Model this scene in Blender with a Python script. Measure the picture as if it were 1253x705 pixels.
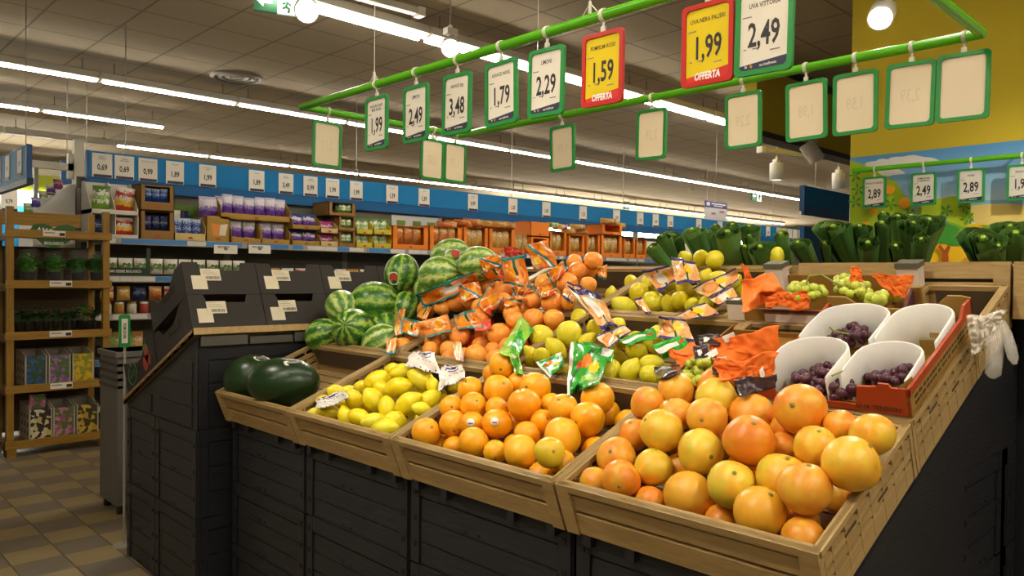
import bpy, bmesh, math, random
from mathutils import Vector, Matrix, Euler, Quaternion, noise as mnoise
for o in list(bpy.data.objects): bpy.data.objects.remove(o)
SC = bpy.context.scene
COL = SC.collection
PI = math.pi
H = 1.31                     # height of the camera above the floor
# ------------------------------------------------------------------ camera
F_PX = 941.3
YAW, PITCH, ROLL = math.radians(45.855), math.radians(-0.765), math.radians(0.556)
_f0 = Vector((math.cos(YAW), math.sin(YAW), 0)); _r0 = Vector((math.sin(YAW), -math.cos(YAW), 0)); _u0 = Vector((0, 0, 1))
FWD = math.cos(PITCH)*_f0 + math.sin(PITCH)*_u0
_u1 = -math.sin(PITCH)*_f0 + math.cos(PITCH)*_u0
RGT = math.cos(ROLL)*_r0 + math.sin(ROLL)*_u1
UPV = -math.sin(ROLL)*_r0 + math.cos(ROLL)*_u1
CAM = Vector((0, 0, H))
cd = bpy.data.cameras.new('camera'); cam = bpy.data.objects.new('camera', cd); COL.objects.link(cam)
m3 = Matrix((RGT, UPV, -FWD)).transposed()
cam.matrix_world = Matrix.Translation(CAM) @ m3.to_4x4()
cd.sensor_fit = 'HORIZONTAL'; cd.sensor_width = 36.0; cd.lens = 36.0*F_PX/1253.0; cd.clip_start = .02; cd.clip_end = 200
SC.camera = cam
# ------------------------------------------------------------------ world, exposure
w = bpy.data.worlds.new('world'); SC.world = w; w.use_nodes = True
w.node_tree.nodes['Background'].inputs[0].default_value = (1.0, .92, .80, 1)
w.node_tree.nodes['Background'].inputs[1].default_value = .05
SC.view_settings.view_transform = 'Standard'; SC.view_settings.look = 'None'
SC.view_settings.gamma = 1; SC.view_settings.use_curve_mapping = False
SC.view_settings.exposure = 1.5
SC.cycles.use_denoising = True
SC.cycles.max_bounces = 8
SC.cycles.sample_clamp_indirect = 6
TUBE_STRENGTH = 17          # fluorescent tubes
SPOT_POWER = 36.0            # ceiling spotlights
SPOT_AIMS = []
# ------------------------------------------------------------------ pixel helpers: a pixel of the photograph and one known plane give a point
def ray(x, y): return FWD + RGT*((x-626.5)/F_PX) - UPV*((y-352.5)/F_PX)
def onX(x, y, X): d = ray(x, y); return CAM + d*(X/d.x)
def onY(x, y, Y): d = ray(x, y); return CAM + d*(Y/d.y)
def onZ(x, y, Z): d = ray(x, y); return CAM + d*((Z-H)/d.z)
def onD(x, y, D): return CAM + ray(x, y)*D
# ------------------------------------------------------------------ materials
def lin(c):
    if isinstance(c, str):
        c = tuple(int(c[i:i+2], 16)/255 for i in (0, 2, 4))
    return tuple(((v/12.92) if v <= .04045 else ((v+.055)/1.055)**2.4) for v in c)
MATS = {}
def mat(name, col, rough=.5, spec=.5, metal=0, emit=0, trans=0, alpha=1, sss=0):
    if name in MATS: return MATS[name]
    m = bpy.data.materials.new(name); m.use_nodes = True
    b = m.node_tree.nodes['Principled BSDF']
    c = lin(col)
    b.inputs['Base Color'].default_value = (*c, 1); b.inputs['Roughness'].default_value = rough
    b.inputs['Specular IOR Level'].default_value = spec; b.inputs['Metallic'].default_value = metal
    if emit:
        b.inputs['Emission Color'].default_value = (*c, 1); b.inputs['Emission Strength'].default_value = emit
    if trans: b.inputs['Transmission Weight'].default_value = trans
    if alpha < 1: b.inputs['Alpha'].default_value = alpha
    if sss:
        b.inputs['Subsurface Weight'].default_value = sss; b.inputs['Subsurface Radius'].default_value = (.01, .005, .002)
    MATS[name] = m
    return m
class NT:
    """small node helper"""
    def __init__(s, m): s.t = m.node_tree; s.n = s.t.nodes; s.l = s.t.links; s.b = s.n['Principled BSDF']
    def new(s, kind, **kw):
        nd = s.n.new(kind)
        for k, v in kw.items():
            if k.startswith('i_'):
                key = k[2:].replace('_', ' ')
                nd.inputs[int(key) if key.isdigit() else key].default_value = v
            else: setattr(nd, k, v)
        return nd
    def link(s, a, b): s.l.new(a, b)
    def coord(s, kind='Object', scale=(1, 1, 1), rot=(0, 0, 0)):
        tc = s.new('ShaderNodeTexCoord'); mp = s.new('ShaderNodeMapping')
        mp.inputs['Scale'].default_value = scale; mp.inputs['Rotation'].default_value = rot
        s.link(tc.outputs[kind], mp.inputs['Vector']); return mp.outputs[0]
    def ramp(s, fac, stops, mode='LINEAR'):
        r = s.new('ShaderNodeValToRGB'); r.color_ramp.interpolation = mode
        e = r.color_ramp.elements
        while len(e) < len(stops): e.new(.5)
        for x, (p, c) in zip(e, stops): x.position = p; x.color = (*lin(c), 1)
        s.link(fac, r.inputs[0]); return r.outputs[0]
    def noise(s, vec, scale, detail=3, rough=.5):
        nd = s.new('ShaderNodeTexNoise'); nd.inputs['Scale'].default_value = scale; nd.inputs['Detail'].default_value = detail
        nd.inputs['Roughness'].default_value = rough
        s.link(vec, nd.inputs['Vector']); return nd.outputs['Fac']
    def math(s, op, a, b=None, c=None):
        nd = s.new('ShaderNodeMath', operation=op)
        for i, v in enumerate((a, b, c)):
            if v is None: continue
            if isinstance(v, (int, float)): nd.inputs[i].default_value = v
            else: s.link(v, nd.inputs[i])
        return nd.outputs[0]
    def mix(s, fac, a, b):
        nd = s.new('ShaderNodeMix', data_type='RGBA')
        for sock, v in ((nd.inputs[0], fac), (nd.inputs[6], a), (nd.inputs[7], b)):
            if isinstance(v, (str,)): sock.default_value = (*lin(v), 1)
            elif isinstance(v, (int, float)): sock.default_value = v
            else: s.link(v, sock)
        return nd.outputs[2]
    def bump(s, h, strength=.3, dist=.002):
        nd = s.new('ShaderNodeBump'); nd.inputs['Strength'].default_value = strength; nd.inputs['Distance'].default_value = dist
        s.link(h, nd.inputs['Height']); s.link(nd.outputs[0], s.b.inputs['Normal'])
    def base(s, c): s.link(c, s.b.inputs['Base Color'])
    def objrand(s): return s.new('ShaderNodeObjectInfo').outputs['Random']
# ------------------------------------------------------------------ mesh builder
class MB:
    def __init__(s): s.v = []; s.f = []; s.mi = []; s.mats = []; s.cur = 0; s.smooth = []
    def use(s, m):
        if m not in s.mats: s.mats.append(m)
        s.cur = s.mats.index(m); return s
    def add(s, vs, fs, smooth=False):
        o = len(s.v); s.v += [tuple(p) for p in vs]
        for f in fs: s.f.append([i+o for i in f]); s.mi.append(s.cur); s.smooth.append(smooth)
    def box(s, c, d, M=None, taper=1.0):
        x, y, z = d[0]/2, d[1]/2, d[2]/2; c = Vector(c)
        P = []
        for sz in (-1, 1):
            t = taper if sz < 0 else 1
            for sx, sy in ((-1, -1), (1, -1), (1, 1), (-1, 1)):
                p = Vector((sx*x*t, sy*y*t, sz*z)); P.append(c + ((M @ p) if M else p))
        s.add(P, [(3, 2, 1, 0), (4, 5, 6, 7), (0, 1, 5, 4), (1, 2, 6, 5), (2, 3, 7, 6), (3, 0, 4, 7)])
        return s
    def b2(s, lo, hi):
        return s.box([(a+b)/2 for a, b in zip(lo, hi)], [abs(b-a) for a, b in zip(lo, hi)])
    def prism(s, pts, dvec):
        n = len(pts); d = Vector(dvec); P = [Vector(p) for p in pts]; P += [p+d for p in P]
        s.add(P, [tuple(range(n))[::-1], tuple(range(n, 2*n))] + [(i, (i+1) % n, n+(i+1) % n, n+i) for i in range(n)])
        return s
    def quad(s, pts): s.add(pts, [tuple(range(len(pts)))]); return s
    def tube(s, path, r, n=8, caps=True, radii=None):
        P = [Vector(p) for p in path]; rings = []; up = None
        for i, p in enumerate(P):
            t = (P[min(i+1, len(P)-1)] - P[max(i-1, 0)]).normalized()
            if up is None: up = t.orthogonal().normalized()
            a = (up - t*up.dot(t)).normalized(); b = t.cross(a); up = a
            rr = radii[i] if radii else r
            rings.append([p + a*rr*math.cos(2*PI*k/n) + b*rr*math.sin(2*PI*k/n) for k in range(n)])
        V = [q for r_ in rings for q in r_]; Fs = []
        for i in range(len(P)-1):
            for k in range(n): Fs.append((i*n+k, i*n+(k+1) % n, (i+1)*n+(k+1) % n, (i+1)*n+k))
        s.add(V, Fs, True)
        if caps:
            s.add(rings[0], [tuple(range(n))[::-1]]); s.add(rings[-1], [tuple(range(n))])
        return s
    def lathe(s, prof, n=24, M=None, smooth=True):
        V = []
        for r, z in prof:
            for k in range(n):
                p = Vector((r*math.cos(2*PI*k/n), r*math.sin(2*PI*k/n), z)); V.append(M @ p if M else p)
        Fs = [(i*n+k, i*n+(k+1) % n, (i+1)*n+(k+1) % n, (i+1)*n+k) for i in range(len(prof)-1) for k in range(n)]
        s.add(V, Fs, smooth); return s
    def grid(s, fn, nu, nv, smooth=True):
        V = [fn(i/nu, j/nv) for j in range(nv+1) for i in range(nu+1)]
        s.add(V, [(j*(nu+1)+i, j*(nu+1)+i+1, (j+1)*(nu+1)+i+1, (j+1)*(nu+1)+i) for j in range(nv) for i in range(nu)], smooth); return s
    def mesh(s, name):
        me = bpy.data.meshes.new(name); me.from_pydata(s.v, [], s.f)
        for m in s.mats: me.materials.append(m)
        me.polygons.foreach_set('material_index', s.mi); me.polygons.foreach_set('use_smooth', s.smooth)
        me.update(); return me
    def build(s, name, m=None, parent=None, loc=None):
        if m is not None and not s.mats: s.mats = [m]
        o = bpy.data.objects.new(name, s.mesh(name)); COL.objects.link(o)
        if parent: o.parent = parent
        if loc is not None: o.location = loc
        return o
def tag(o, label=None, cat=None, group=None, kind=None):
    if label: o['label'] = label
    if cat: o['category'] = cat
    if group: o['group'] = group
    if kind: o['kind'] = kind
    return o
def thing(name, label, cat, loc=(0, 0, 0), rot=None, group=None):
    o = bpy.data.objects.new(name, None); COL.objects.link(o); o.location = loc; o.empty_display_size = .05
    if rot is not None:
        if isinstance(rot, Matrix): o.matrix_world = Matrix.Translation(Vector(loc)) @ rot.to_4x4()
        else: o.rotation_euler = rot
    return tag(o, label, cat, group)
def struct(name, mb, m=None):
    return tag(mb.build(name, m), kind='structure')
def copy_tree(o, parent=None):
    c = o.copy(); COL.objects.link(c)
    if parent: c.parent = parent
    for ch in list(o.children): copy_tree(ch, c)
    return c
def solidify(o, t, off=0): md = o.modifiers.new('s', 'SOLIDIFY'); md.thickness = t; md.offset = off; return o
def bevel(o, wd, seg=2):
    md = o.modifiers.new('b', 'BEVEL'); md.width = wd; md.segments = seg; md.limit_method = 'ANGLE'; return o
def subsurf(o, lv=1): md = o.modifiers.new('ss', 'SUBSURF'); md.levels = lv; md.render_levels = lv; return o
def text_mesh(s, h, bold=0.0, cond=1.0, shear=0.0, align='CENTER'):
    """lettering as a flat mesh: cap height h, in the x-z plane facing -y, centred on the origin"""
    cu = bpy.data.curves.new('lettering', 'FONT'); cu.body = s; cu.size = h/.72; cu.align_x = align; cu.offset = bold; cu.shear = shear
    cu.resolution_u = 2; cu.fill_mode = 'FRONT'
    ob = bpy.data.objects.new('lettering', cu); COL.objects.link(ob)
    dg = bpy.context.evaluated_depsgraph_get(); me = bpy.data.meshes.new_from_object(ob.evaluated_get(dg))
    bpy.data.objects.remove(ob); bpy.data.curves.remove(cu)
    for v in me.vertices: x, y, z = v.co; v.co = (x*cond, 0, y-h/2)
    me.materials.clear(); me.name = 'lettering'
    return me
TXT = {}
def add_text(name, s, h, m, parent, loc, rotz=0, bold=0, cond=1, shear=0, rot=None):
    key = (s, h, bold, cond, shear, m.name)
    if key not in TXT:
        me = text_mesh(s, h, bold, cond, shear); me.materials.append(m); TXT[key] = me
    o = bpy.data.objects.new(name, TXT[key]); COL.objects.link(o); o.parent = parent; o.location = loc
    o.rotation_euler = rot if rot is not None else (0, 0, rotz)
    return o
def rrect(wd, ht, r, n=4):
    P = []
    for cx, cz, a0 in ((wd/2-r, ht/2-r, 0), (-wd/2+r, ht/2-r, 90), (-wd/2+r, -ht/2+r, 180), (wd/2-r, -ht/2+r, 270)):
        for k in range(n+1):
            a = math.radians(a0+90*k/n); P.append((cx+r*math.cos(a), cz+r*math.sin(a)))
    return P
def smooth01(t): return t*t*(3-2*t)
rnd = random.Random(7)
ORD = ['first', 'second', 'third', 'fourth', 'fifth', 'sixth', 'seventh', 'eighth', 'ninth', 'tenth', 'eleventh', 'twelfth', 'thirteenth', 'fourteenth', 'fifteenth', 'sixteenth', 'seventeenth', 'eighteenth', 'nineteenth', 'twentieth']
# =================================================================== THE SETTING
CEIL = H + 2.25
# floor: 20.5 cm square tiles, beige and grey chequered, dark joints along the aisle
m = mat('floor_tiles', '8f8064', .42, .4); N = NT(m)
vec = N.coord('Object')
sep = N.new('ShaderNodeSeparateXYZ'); N.link(vec, sep.inputs[0])
T = .2065
ux = N.math('DIVIDE', N.math('SUBTRACT', sep.outputs[0], .992), T); uy = N.math('DIVIDE', N.math('SUBTRACT', sep.outputs[1], 3.80), T*.97)
chk = N.math('MODULO', N.math('ADD', N.math('ADD', N.math('FLOOR', ux), N.math('FLOOR', uy)), 400), 2)
nz = N.noise(vec, 9, 4)
ca = N.mix(nz, '94815a', 'a39168'); cb = N.mix(nz, '736857', '82776a')
tile = N.mix(chk, ca, cb)
fx = N.math('FRACT', N.math('ADD', ux, 100)); fy = N.math('FRACT', N.math('ADD', uy, 100))
ex = N.math('LESS_THAN', N.math('MINIMUM', fx, N.math('SUBTRACT', 1, fx)), .012)
ey = N.math('LESS_THAN', N.math('MINIMUM', fy, N.math('SUBTRACT', 1, fy)), .008)
tile = N.mix(ey, tile, '665c49'); tile = N.mix(ex, tile, '443c2e'); N.base(tile)
struct('floor', MB().b2((-4, -4, -.1), (36, 30, 0)), m)
# ceiling: 60 cm mineral tiles in a visible grid
m = mat('ceiling_tiles', 'b8b0a0', .9, .2); N = NT(m)
vec = N.coord('Object'); sep = N.new('ShaderNodeSeparateXYZ'); N.link(vec, sep.inputs[0])
fx = N.math('FRACT', N.math('ADD', N.math('DIVIDE', N.math('SUBTRACT', sep.outputs[0], 2.32), .6), 100))
fy = N.math('FRACT', N.math('ADD', N.math('DIVIDE', N.math('SUBTRACT', sep.outputs[1], 7.555), .605), 100))
ln = N.math('LESS_THAN', N.math('MINIMUM', N.math('MINIMUM', fx, N.math('SUBTRACT', 1, fx)), N.math('MINIMUM', fy, N.math('SUBTRACT', 1, fy))), .017)
spk = N.noise(vec, 160, 2)
N.base(N.mix(ln, N.mix(spk, 'a3957c', 'b8aa8f'), '857b69')); N.bump(spk, .25, .002)
struct('ceiling', MB().b2((-4, -4, CEIL), (36, 30, CEIL+.1)), m)
WHITE_WALL = mat('pale_wall_paint', 'b9b3a4', .8, .2)
struct('wall_back', MB().b2((-4, 29.8, 0), (36, 30, CEIL)), WHITE_WALL)
struct('wall_far', MB().b2((35.8, -4, 0), (36, 29.8, CEIL)), WHITE_WALL)
struct('wall_left', MB().b2((-4.2, -4, 0), (-4, 30, CEIL)), WHITE_WALL)
# olive-yellow wall with the painted mural behind the leeks
YEL = mat('yellow_wall_paint', 'c4ac2c', .75, .25)
N = NT(YEL); N.base(N.mix(N.noise(N.coord('Object'), 3, 4), 'beA628', 'c9b232'))
WX = 5.72
WY = onX(1040, 230, WX).y
struct('wall_right', MB().b2((WX, -4, 0), (WX+.18, WY, CEIL)), YEL)
# yellow bulkhead with dark edges over the blue sign band beyond the wall
XBH = onY(926, 110, 3.9).x
DARKTRIM = mat('dark_trim', '2c241e', .6)
struct('wall_bulkhead', MB().b2((XBH, 3.9, H+1.53), (30, 4.05, CEIL-.05)), YEL)
struct('trim_1', MB().b2((XBH-.02, 3.88, H+1.47), (30, 4.07, H+1.53)), DARKTRIM)
struct('trim_2', MB().b2((XBH-.02, 3.86, CEIL-.07), (30, 4.07, CEIL-.001)), DARKTRIM)
# mural: one flat painted picture on the wall
mur = MB(); xm = WX-.004
KM = [0]
def mp(x, y, k=0): q = xm-.0004*KM[0]; p = onX(x, y, q); return (q, p.y, p.z)
MUR = {n: mat('mural_'+n, c, .7, .25) for n, c in dict(cloud='d9d6cf', lime='9db320', leaf='3f8a2e', leafy='6f9c28', fruit='e79a1e', gold='e3b41c', trunk='9a4a18', hill='c98d1c', cream='d8bf6c', blue='7fa6c4').items()}
sky = mat('mural_sky', '5d97c9', .7, .25); N = NT(sky)
sp = N.new('ShaderNodeSeparateXYZ'); N.link(N.coord('Object'), sp.inputs[0])
mr = N.new('ShaderNodeMapRange'); mr.inputs[1].default_value = H+.15; mr.inputs[2].default_value = H+.88; N.link(sp.outputs[2], mr.inputs[0])
N.base(N.ramp(mr.outputs[0], [(0, 'd9cc8a'), (.35, 'c9cfc0'), (.65, '8fb4cf'), (1, '5a92c4')]))
ytop = onX(1042, 193, xm).z; yend = -3.9
mur.use(sky).quad([(xm, WY, ytop), (xm, yend, ytop), (xm, yend, .9), (xm, WY, .9)])
def blob(m, cx, cy, rx, ry, k, n=28, wob=.12, seed=0, flat=False):
    KM[0] += 1; r = random.Random(seed*31+int(cx)); ph = [r.uniform(0, 6.3) for _ in range(4)]
    P = []
    for i in range(n):
        a = -2*PI*i/n; q = 1 + wob*(math.sin(3*a+ph[0])+.7*math.sin(5*a+ph[1])+.6*math.sin(8*a+ph[2]))
        P.append(mp(cx+rx*q*math.cos(a), cy+(ry*q*math.sin(a) if not (flat and math.sin(a) > 0) else ry*.15*math.sin(a)), k))
    mur.use(m).quad(P)
def poly(m, pts, k):
    KM[0] += 1; mur.use(m).quad([mp(x, y, k) for x, y in pts])
poly(MUR['gold'], [(1040, 250), (1120, 262), (1180, 275), (1330, 262), (1330, 420), (1040, 420)], 1)
blob(MUR['cloud'], 1085, 203, 24, 9, 1, wob=.1, flat=True); blob(MUR['cloud'], 1118, 201, 33, 11, 1, wob=.08, seed=2, flat=True); blob(MUR['cloud'], 1075, 209, 30, 7, 1, seed=4)
poly(MUR['blue'], [(1165, 246), (1330, 242), (1330, 252), (1165, 254)], 2)
blob(MUR['cream'], 1225, 262, 55, 13, 2, wob=.03)
poly(MUR['hill'], [(1165, 330), (1180, 316), (1215, 309), (1330, 312), (1330, 335)], 2)
poly(MUR['lime'], [(1040, 196), (1052, 200), (1068, 206), (1080, 215), (1096, 222), (1102, 232), (1112, 246), (1120, 262), (1122, 280), (1105, 330), (1040, 330)], 3)
blob(MUR['lime'], 1158, 262, 34, 22, 3, wob=.07, seed=3)
blob(MUR['leafy'], 1150, 283, 32, 15, 4, wob=.12, seed=5); blob(MUR['leafy'], 1210, 290, 24, 13, 4, wob=.12, seed=6); blob(MUR['leafy'], 1240, 292, 20, 14, 4, seed=16)
blob(MUR['leaf'], 1158, 289, 25, 13, 5, wob=.16, seed=8)
for a, b in ((1046, 215), (1050, 232), (1046, 247), (1090, 250), (1068, 244), (1112, 262), (1158, 258), (1185, 266), (1135, 270), (1180, 252)):
    for k in range(5):
        q = k*72+a; poly(MUR['leaf'], [(a, b), (a+6*math.cos(math.radians(q-14)), b+6*math.sin(math.radians(q-14))), (a+9*math.cos(math.radians(q)), b+9*math.sin(math.radians(q))), (a+6*math.cos(math.radians(q+14)), b+6*math.sin(math.radians(q+14)))][::-1], 6)
for a, b, r in ((1107, 248, 7), (1089, 232, 6), (1068, 258, 5), (1128, 300, 8), (1197, 285, 9), (1150, 302, 4), (1060, 276, 5)): blob(MUR['fruit'], a, b, r, r*.9, 7, wob=.03)
poly(MUR['trunk'], [(1152, 322), (1153, 310), (1148, 302), (1150, 299), (1156, 306), (1160, 300), (1163, 302), (1160, 311), (1161, 322)], 8)
tag(mur.build('wall_mural'), 'painted orchard mural with clouds and orange trees on the yellow wall', 'mural')
# white column at the end of the near aisle
CREAM = mat('cream_paint', 'cfc8b4', .6)
c0 = onY(91, 200, 8.6); c1 = onY(103, 200, 8.6)
struct('wall_column', MB().b2((c0.x, 8.6, 0), (c1.x, 8.6+c1.x-c0.x, onY(97, 171, 8.6).z)), CREAM)
struct('trim_3', MB().b2((c0.x-.9, 8.62, H+1.03), (c0.x, 8.68, H+1.10)).b2((c0.x-.05, 8.62, H+.95), (c0.x, 8.68, H+1.2)), CREAM)
# =================================================================== LIGHTS
TUBE = mat('tube_light', 'fff6e6', .4, emit=TUBE_STRENGTH)
HOUS = mat('lamp_housing', 'c9c4b8', .5)
HANG = mat('hanger_grey', '6d675c', .6)
WIRE = mat('wire', '9a9488', .4, metal=.6)
def luminaire(x, y, label, lit=True, L=1.47, group=None, twin=False):
    z = H+2.03
    t = thing('fluorescent_luminaire', label, 'ceiling lamp', (x, y, z), group=group)
    hb = MB().prism([(0, -.075, .09), (0, .075, .09), (0, .09, .02), (0, .035, .0), (0, -.035, .0), (0, -.09, .02)][::-1], (L, 0, 0))
    hb.build('housing', HOUS, t)
    if lit:
        for q in ((-.048, .048) if twin else (-.045,)):
            MB().b2((.02, q-.012, -.014), (L-.02, q+.012, .004)).build('tube', TUBE, t)
    for dx in (.14, 1.33):
        MB().tube([(dx, 0, .22), (dx, 0, .09)], .006, 5).b2((dx-.035, -.02, .09), (dx+.035, .02, .105)).build('hanger', HANG, t)
    return t
def row(y, x0, n, where, lit=lambda i: True, twin=False):
    for i in range(n):
        luminaire(x0+i*1.5, y, f'{ORD[i]} tube light from the left, {where}', lit(i), twin=twin, group='tube lights '+where)
row(5.25, 2.55, 9, 'in the row nearest above the fruit', twin=True)
row(8.93, -.45, 17, 'in the second row above the fruit')
row(11.1, -2.0, 4, 'in the short row at the left')
row(13.2, -2.0, 19, 'in the row along the band top', lit=lambda i: i > 3)
row(17.0, 0.5, 6, 'in the row behind the column')
row(21.0, 2.0, 8, 'in the deepest row')
row(1.2, -3.2, 5, 'in the row straight over the fruit, outside the view', twin=True)  # unseen lamps added to brighten the display and the mural wall
row(-2.2, -3.2, 6, 'in the unseen row added behind the camera', twin=True)  # unseen lamps added to light the scene from behind
# spotlights on tracks
SPW = mat('spot_body_white', 'cfc9bc', .45)
LENS = mat('spot_lens', 'fff0d0', .3, emit=30)
def spotlight(p, aim, label, on=True, r=.075, L=.19, power=1.0, track=None, angle=50):
    p = Vector(p); d = (Vector(aim)-p).normalized()
    M = d.to_track_quat('-Z', 'Y').to_matrix()
    t = thing('spotlight', label, 'spotlight', p)
    MB().lathe([(.0, L*.55), (r*.9, L*.55), (r, L*.5), (r, -L*.45), (r*.94, -L*.47), (r*.86, -L*.43), (r*.8, -L*.3)], 20, M).build('lamp_body', SPW, t)
    MB().lathe([(r*.82, -L*.42), (r*.7, -L*.44), (0, -L*.45)], 20, M).build('lens', LENS if on else mat('lens_dull', 'e8dcc0', .3, emit=1.5), t)
    MB().b2((-.05, -.03, L*.5), (.05, .03, L*.5+.05)).tube([(0, 0, L*.45), (0, 0, L*.9)], .018, 8).build('bracket', SPW, t)
    MB().tube([(0, 0, L*.5+.04), (0, 0, CEIL-p.z)], .006, 6).build('suspension_rod', WIRE, t)
    if power > 0:
        ld = bpy.data.lights.new('spot_beam', 'SPOT'); ld.energy = SPOT_POWER*power; ld.color = (1, .94, .82); ld.spot_size = math.radians(angle); ld.spot_blend = .75; ld.shadow_soft_size = .07
        lo = bpy.data.objects.new('spot_beam', ld); COL.objects.link(lo); lo.parent = t
        lo.matrix_parent_inverse = Matrix(); lo.location = d*(L*.5+.01); lo.rotation_euler = d.to_track_quat('-Z', 'Y').to_euler()
    return t
DISP = Vector((2.0, 1.6, H-.1))
def track(a, b, label, z):
    a = Vector(a); b = Vector(b); d = (b-a).normalized(); sd = d.cross(Vector((0, 0, 1)))
    t = thing('light_track', label, 'light track', a)
    M = Matrix((d, sd, Vector((0, 0, 1)))).transposed()
    MB().box((b-a)/2, ((b-a).length, .07, .05), M).build('rail', SPW, t)
    MB().box(d*.02, (.06, .085, .07), M).build('end_cap', mat('end_cap_white', 'e8e2d6', .4), t)
    for k in (.2, .8):
        q = (b-a)*k; MB().tube([q+Vector((0, 0, .02)), q+Vector((0, 0, CEIL-a.z))], .004, 5).build('suspension_wire', WIRE, t)
p = onZ(375, 12, H+1.86); spotlight(p, onZ(390, 60, H+1.0), 'white spotlight tilted down beside the green running-man sign', r=.085, L=.24, power=.0)
LAMPS = [
 (onZ(551, 58, H+1.80), (.9, .9, H-.1), 'glaring spotlight shining behind the nearer green rail', 1.6),
 (onZ(1079, 18, H+1.62), (2.0, 1.1, H-.1), 'round lit spotlight against the yellow wall above the blank sign backs', 1.3),
]
for p, a, lb, pw in LAMPS: spotlight(p, a, lb, power=pw, angle=62)
zs = H+1.38
for (x, y, lb, aim) in ((950, 211, 'white spotlight hanging straight down left of the dark blue panel', (0, 0, -1)), (994, 187, 'white spotlight tilted to the right under the ceiling track', (.5, -.5, -1)), (1026, 222, 'white spotlight half hidden behind the edge of the yellow wall', (.1, 0, -1))):
    p = onZ(x, y, zs); spotlight(p, p+Vector(aim), lb, on=False, r=.085, L=.22, power=0)
a = onZ(930, 183, H+1.5); track(a, a+Vector((4.0, -.9, 0)), 'long ceiling track carrying the three white spotlights by the yellow wall', 0)
a = onZ(516, 16, H+2.12); track(a, a+Vector((-1.6, .12, 0)), 'short ceiling track beside the glaring spotlight', 0)
# other spotlights, all out of frame; the last is added to brighten the mural
for (x, y, z, ax, ay, pw, wh) in ((-.35, 1.3, 1.95, 1.7, 1.2, 1.0, 'left of the camera'), (-.1, 2.9, 1.95, 1.9, 2.2, .8, 'over the aisle beside the lemons'), (1.2, -1.1, 1.95, 2.2, .9, .8, 'right of the camera'), (3.6, -.6, 1.9, WX, .9, 2.6, 'added to light the mural')):
    spotlight((x, y, H+z), (ax, ay, H-.25), 'white ceiling spotlight outside the view, '+wh, power=pw, angle=60)
# exit signs
EXG = mat('exit_green', '0f5a34', .5, emit=.15); EXW = mat('exit_white', 'dfe8dc', .5, emit=.3)
def exit_sign(p, sc, label, rz=0):
    t = thing('exit_sign', label, 'exit sign', p, (0, 0, rz))
    wd, ht = .42*sc, .21*sc
    MB().b2((-wd/2, 0, -ht/2), (0.02*sc, .03, ht/2)).build('panel', EXG, t)
    MB().b2((.02*sc, 0.001, -ht/2), (wd/2, .03, ht/2)).build('figure_panel', EXW, t)
    ar = MB(); ar.quad([(-.19*sc, -.002, 0), (-.12*sc, -.002, -.06*sc), (-.12*sc, -.002, -.02*sc), (-.03*sc, -.002, -.02*sc), (-.03*sc, -.002, .02*sc), (-.12*sc, -.002, .02*sc), (-.12*sc, -.002, .06*sc)]); ar.build('arrow', EXW, t)
    fg = MB().b2((.10*sc, -.003, .03*sc), (.13*sc, 0, .07*sc)); fg.tube([(.115*sc, -.003, .03*sc), (.105*sc, -.003, -.03*sc), (.07*sc, -.003, -.05*sc)], .013*sc, 6); fg.tube([(.105*sc, -.003, -.03*sc), (.14*sc, -.003, -.05*sc), (.13*sc, -.003, -.09*sc)], .012*sc, 6); fg.tube([(.07*sc, -.003, .0), (.12*sc, -.003, .02*sc), (.16*sc, -.003, -.01*sc)], .011*sc, 6)
    fg.build('running_figure', EXG, t)
    MB().tube([(0, .015, ht/2), (0, .015, CEIL-Vector(p).z)], .005, 5).build('suspension_rod', WIRE, t)
exit_sign(onD(337, 3, 5.6), .70, 'green running-man exit sign with a left arrow beside the tilted spotlight', math.radians(-20))
exit_sign(onY(770, 252, 13.4), 1.05, 'small green exit sign far back above the blue price band', 0)
exit_sign(onY(926, 240, 9.2), 1.1, 'small green exit sign right of the hanging poster', 0)
# ceiling vent and small detectors
vc = Vector((onZ(290, 94, CEIL).x, onZ(290, 94, CEIL).y, CEIL))
t = thing('ceiling_vent', 'round ceiling vent with concentric rings above the blue price band', 'vent', vc)
VENT = mat('vent_grey', '8c8472', .6)
for i, r in enumerate((.29, .21, .13, .06)): MB().lathe([(r, .0), (r, -.012), (r-.035, -.03+.004*i), (r-.05, -.012), (r-.05, 0)], 32).build('ring', VENT, t)
MB().lathe([(.27, -.002), (0, -.002)], 32).build('backing_disc', mat('vent_dark', '3a352b', .8), t)
for k, (x, y) in enumerate(((344, 177), (846, 231), (720, 200))):
    p = onZ(x, y, CEIL); t = thing('smoke_detector', ('small smoke detector above the first blank sign', 'small ceiling detector far over the bread cartons', 'small ceiling detector behind the green rail')[k], 'detector', p)
    MB().lathe([(.06, 0), (.06, -.03), (.035, -.055), (0, -.055)], 14).build('detector_body', CREAM, t)
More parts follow.
